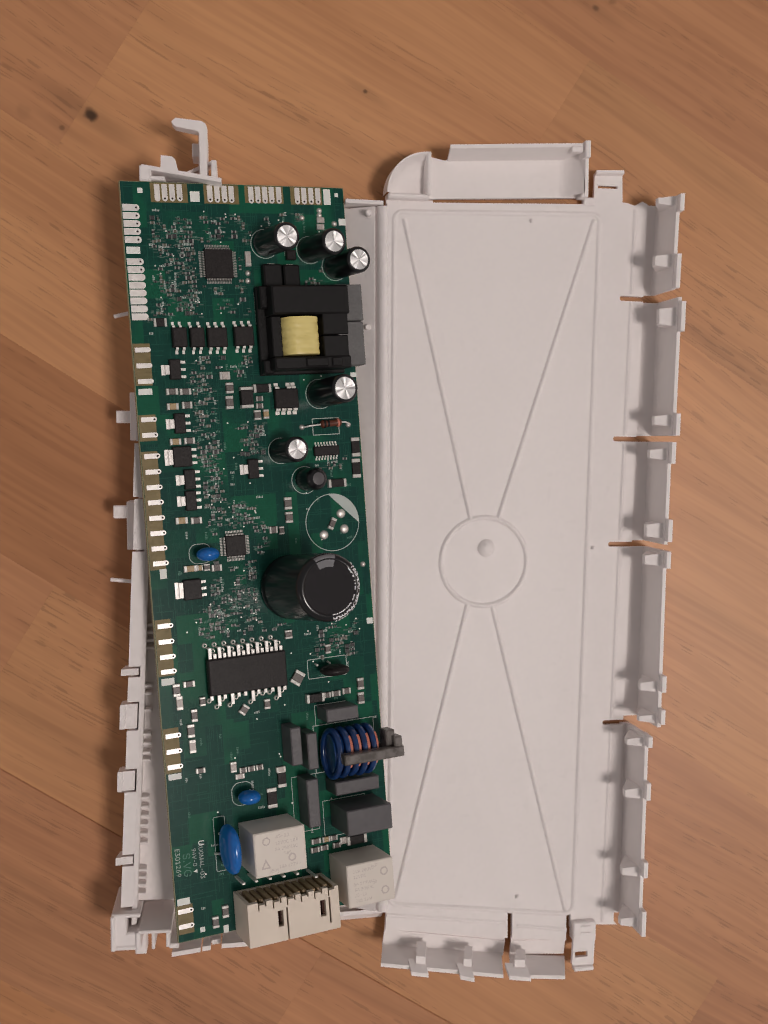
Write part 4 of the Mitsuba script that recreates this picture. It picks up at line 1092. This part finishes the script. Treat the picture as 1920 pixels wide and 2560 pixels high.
SIL, GRY = (0.235, 0.25, 0.235), (0.09, 0.12, 0.105)
KIND = [("small_resistor", tiny(1.6, 0.8, 0.45, (0.014, 0.014, 0.016), SIL)), ("small_resistor", tiny(1.1, 0.6, 0.35, (0.016, 0.015, 0.016), GRY)), ("small_ceramic", tiny(1.5, 0.8, 0.7, (0.095, 0.085, 0.062), SIL)),
        ("small_ceramic", tiny(1.1, 0.6, 0.5, (0.06, 0.062, 0.052), GRY)), ("small_resistor", tiny(2.1, 1.2, 0.5, (0.014, 0.014, 0.016), SIL)), ("small_transistor", tiny(1.6, 1.3, 0.9, (0.02, 0.018, 0.02), GRY, 0.16))]
ZONES = [((9.22, 11.40), (22.32, 42.25), 0.62), ((25.08, 11.08), (41.85, 18.82), 0.42), ((24.67, 32.48), (39.40, 41.85), 0.20), ((47.34, 9.38), (63.08, 14.75), 0.28), ((18.70, 54.16), (24.30, 91.91), 0.52), ((27.24, 54.38), (39.22, 62.82), 0.35),
         ((20.19, 85.25), (27.04, 108.04), 0.58), ((21.64, 103.26), (36.10, 113.20), 0.50), ((33.05, 106.03), (39.40, 121.72), 0.36), ((18.03, 120.89), (35.13, 138.31), 0.50), ((15.13, 136.02), (44.01, 146.67), 0.40), ((30.90, 104.22), (35.82, 133.60), 0.35),
         ((32.80, 78.15), (39.85, 88.57), 0.45), ((57.90, 90.32), (69.40, 94.28), 0.3), ((53.93, 145.95), (68.83, 156.60), 0.40), ((57.76, 26.22), (65.82, 32.58), 0.35), ((6.25, 41.44), (13.12, 43.95), 0.3), ((34.96, 19.52), (38.17, 32.51), 0.45), ((21.89, 19.66), (24.67, 32.48), 0.3)]


def free(u, v, m_=0.5):
    return 5.6 < u < 74 and 6 < v < 239 and all(not (a_ - m_ < u < b_ + m_ and c_ - m_ < v < d_ + m_) for a_, b_, c_, d_ in taken)


spots = []
for (za, zb, dens) in ZONES:
    for v in np.arange(min(za[1], zb[1]), max(za[1], zb[1]), 1.42):
        for u in np.arange(min(za[0], zb[0]), max(za[0], zb[0]), 1.75):
            uu, vv = u + rnd.uniform(-0.35, 0.35), v + rnd.uniform(-0.25, 0.25)
            if rnd.random() < dens * (0.45 + 1.1 * float(meshkit.noise(np.array([uu * 0.35, vv * 0.35, 3.0])))) and free(uu, vv) and all((uu - a_) ** 2 + (vv - b_) ** 2 > 1.55 for a_, b_ in spots[-160:]):
                spots.append((uu, vv))
used = {}
rest = []
for uu, vv in spots:
    base, shape = KIND[rnd.choices(range(6), [34, 22, 20, 12, 5, 7])[0]]
    used[base] = used.get(base, 0) + 1
    if used[base] > 298:
        rest.append((uu, vv))
        continue
    put(base, shape, at(uu, vv, 0, rnd.choice((0, 0, 0, 90, 0, 180))), C)
if rest:
    cub = [rbox(u - 0.5, u + 0.5, -v - 0.25, -v + 0.25, 0.01, 0.4, 0.05) for u, v in rest]
    put("small_parts", ply(cub, "mat_epoxy"), BOARD, C, None, kind="stuff")
# printed part numbers, dashes of silkscreen and solder vias beside them
marks, vias, dim = [], [], []
for uu, vv in spots + [(rnd.uniform(6, 72), rnd.uniform(8, 235)) for _ in range(260)]:
    if rnd.random() < 0.42:
        continue
    u2, v2 = uu + rnd.uniform(-1.6, 1.6), vv + rnd.uniform(-1.4, 1.4)
    if not free(u2, v2, 0.9):
        continue
    n_, ve = rnd.randint(3, 5), rnd.random() < 0.5
    tgt = marks if rnd.random() < 0.45 else dim
    for i in range(n_):
        o = (i - n_ / 2) * 0.5
        w_, l_ = 0.28, rnd.uniform(0.5, 0.85)
        tgt.append(box(u2 + o, -v2, u2 + o + w_, -v2 + l_) if ve else box(u2, -v2 + o, u2 + l_, -v2 + o + w_))
ticks = []
for uu, vv in spots:
    for _ in range(3):
        u2, v2 = uu + rnd.uniform(-1.7, 1.7), vv + rnd.uniform(-1.3, 1.3)
        if rnd.random() < 0.8 and free(u2, v2, 0.6):
            l_ = rnd.uniform(0.5, 1.9)
            ticks.append(box(u2 - l_ / 2, -v2, u2 + l_ / 2, -v2 + rnd.choice((0.18, 0.26, 0.34))))
put("silkscreen_marks", ply(trimesh.util.concatenate([ext(q, 0.0, 0.02) for q in ticks]), "mat_trace"), BOARD, C, None, kind="stuff")
for uu, vv in [(rnd.uniform(8, 70), rnd.uniform(8, 236)) for _ in range(420)]:
    if free(uu, vv, 0.4) and (rnd.random() < 0.25 or any(abs(uu - a_) < 2 and abs(vv - b_) < 2 for a_, b_ in spots)):
        vias.append(Point(uu, -vv).buffer(0.26, 3))
put("silkscreen_marks", ply(trimesh.util.concatenate([ext(q, 0.0, 0.025) for q in marks]), "mat_silk"), BOARD, C, None, kind="stuff")
put("silkscreen_marks", ply(trimesh.util.concatenate([ext(q, 0.0, 0.025) for q in dim]), "mat_silk_dim"), BOARD, C, None, kind="stuff")
put("solder_vias", ply(trimesh.util.concatenate([ext(q, 0.0, 0.05) for q in vias]), "mat_pad"), BOARD, C, None, kind="stuff")
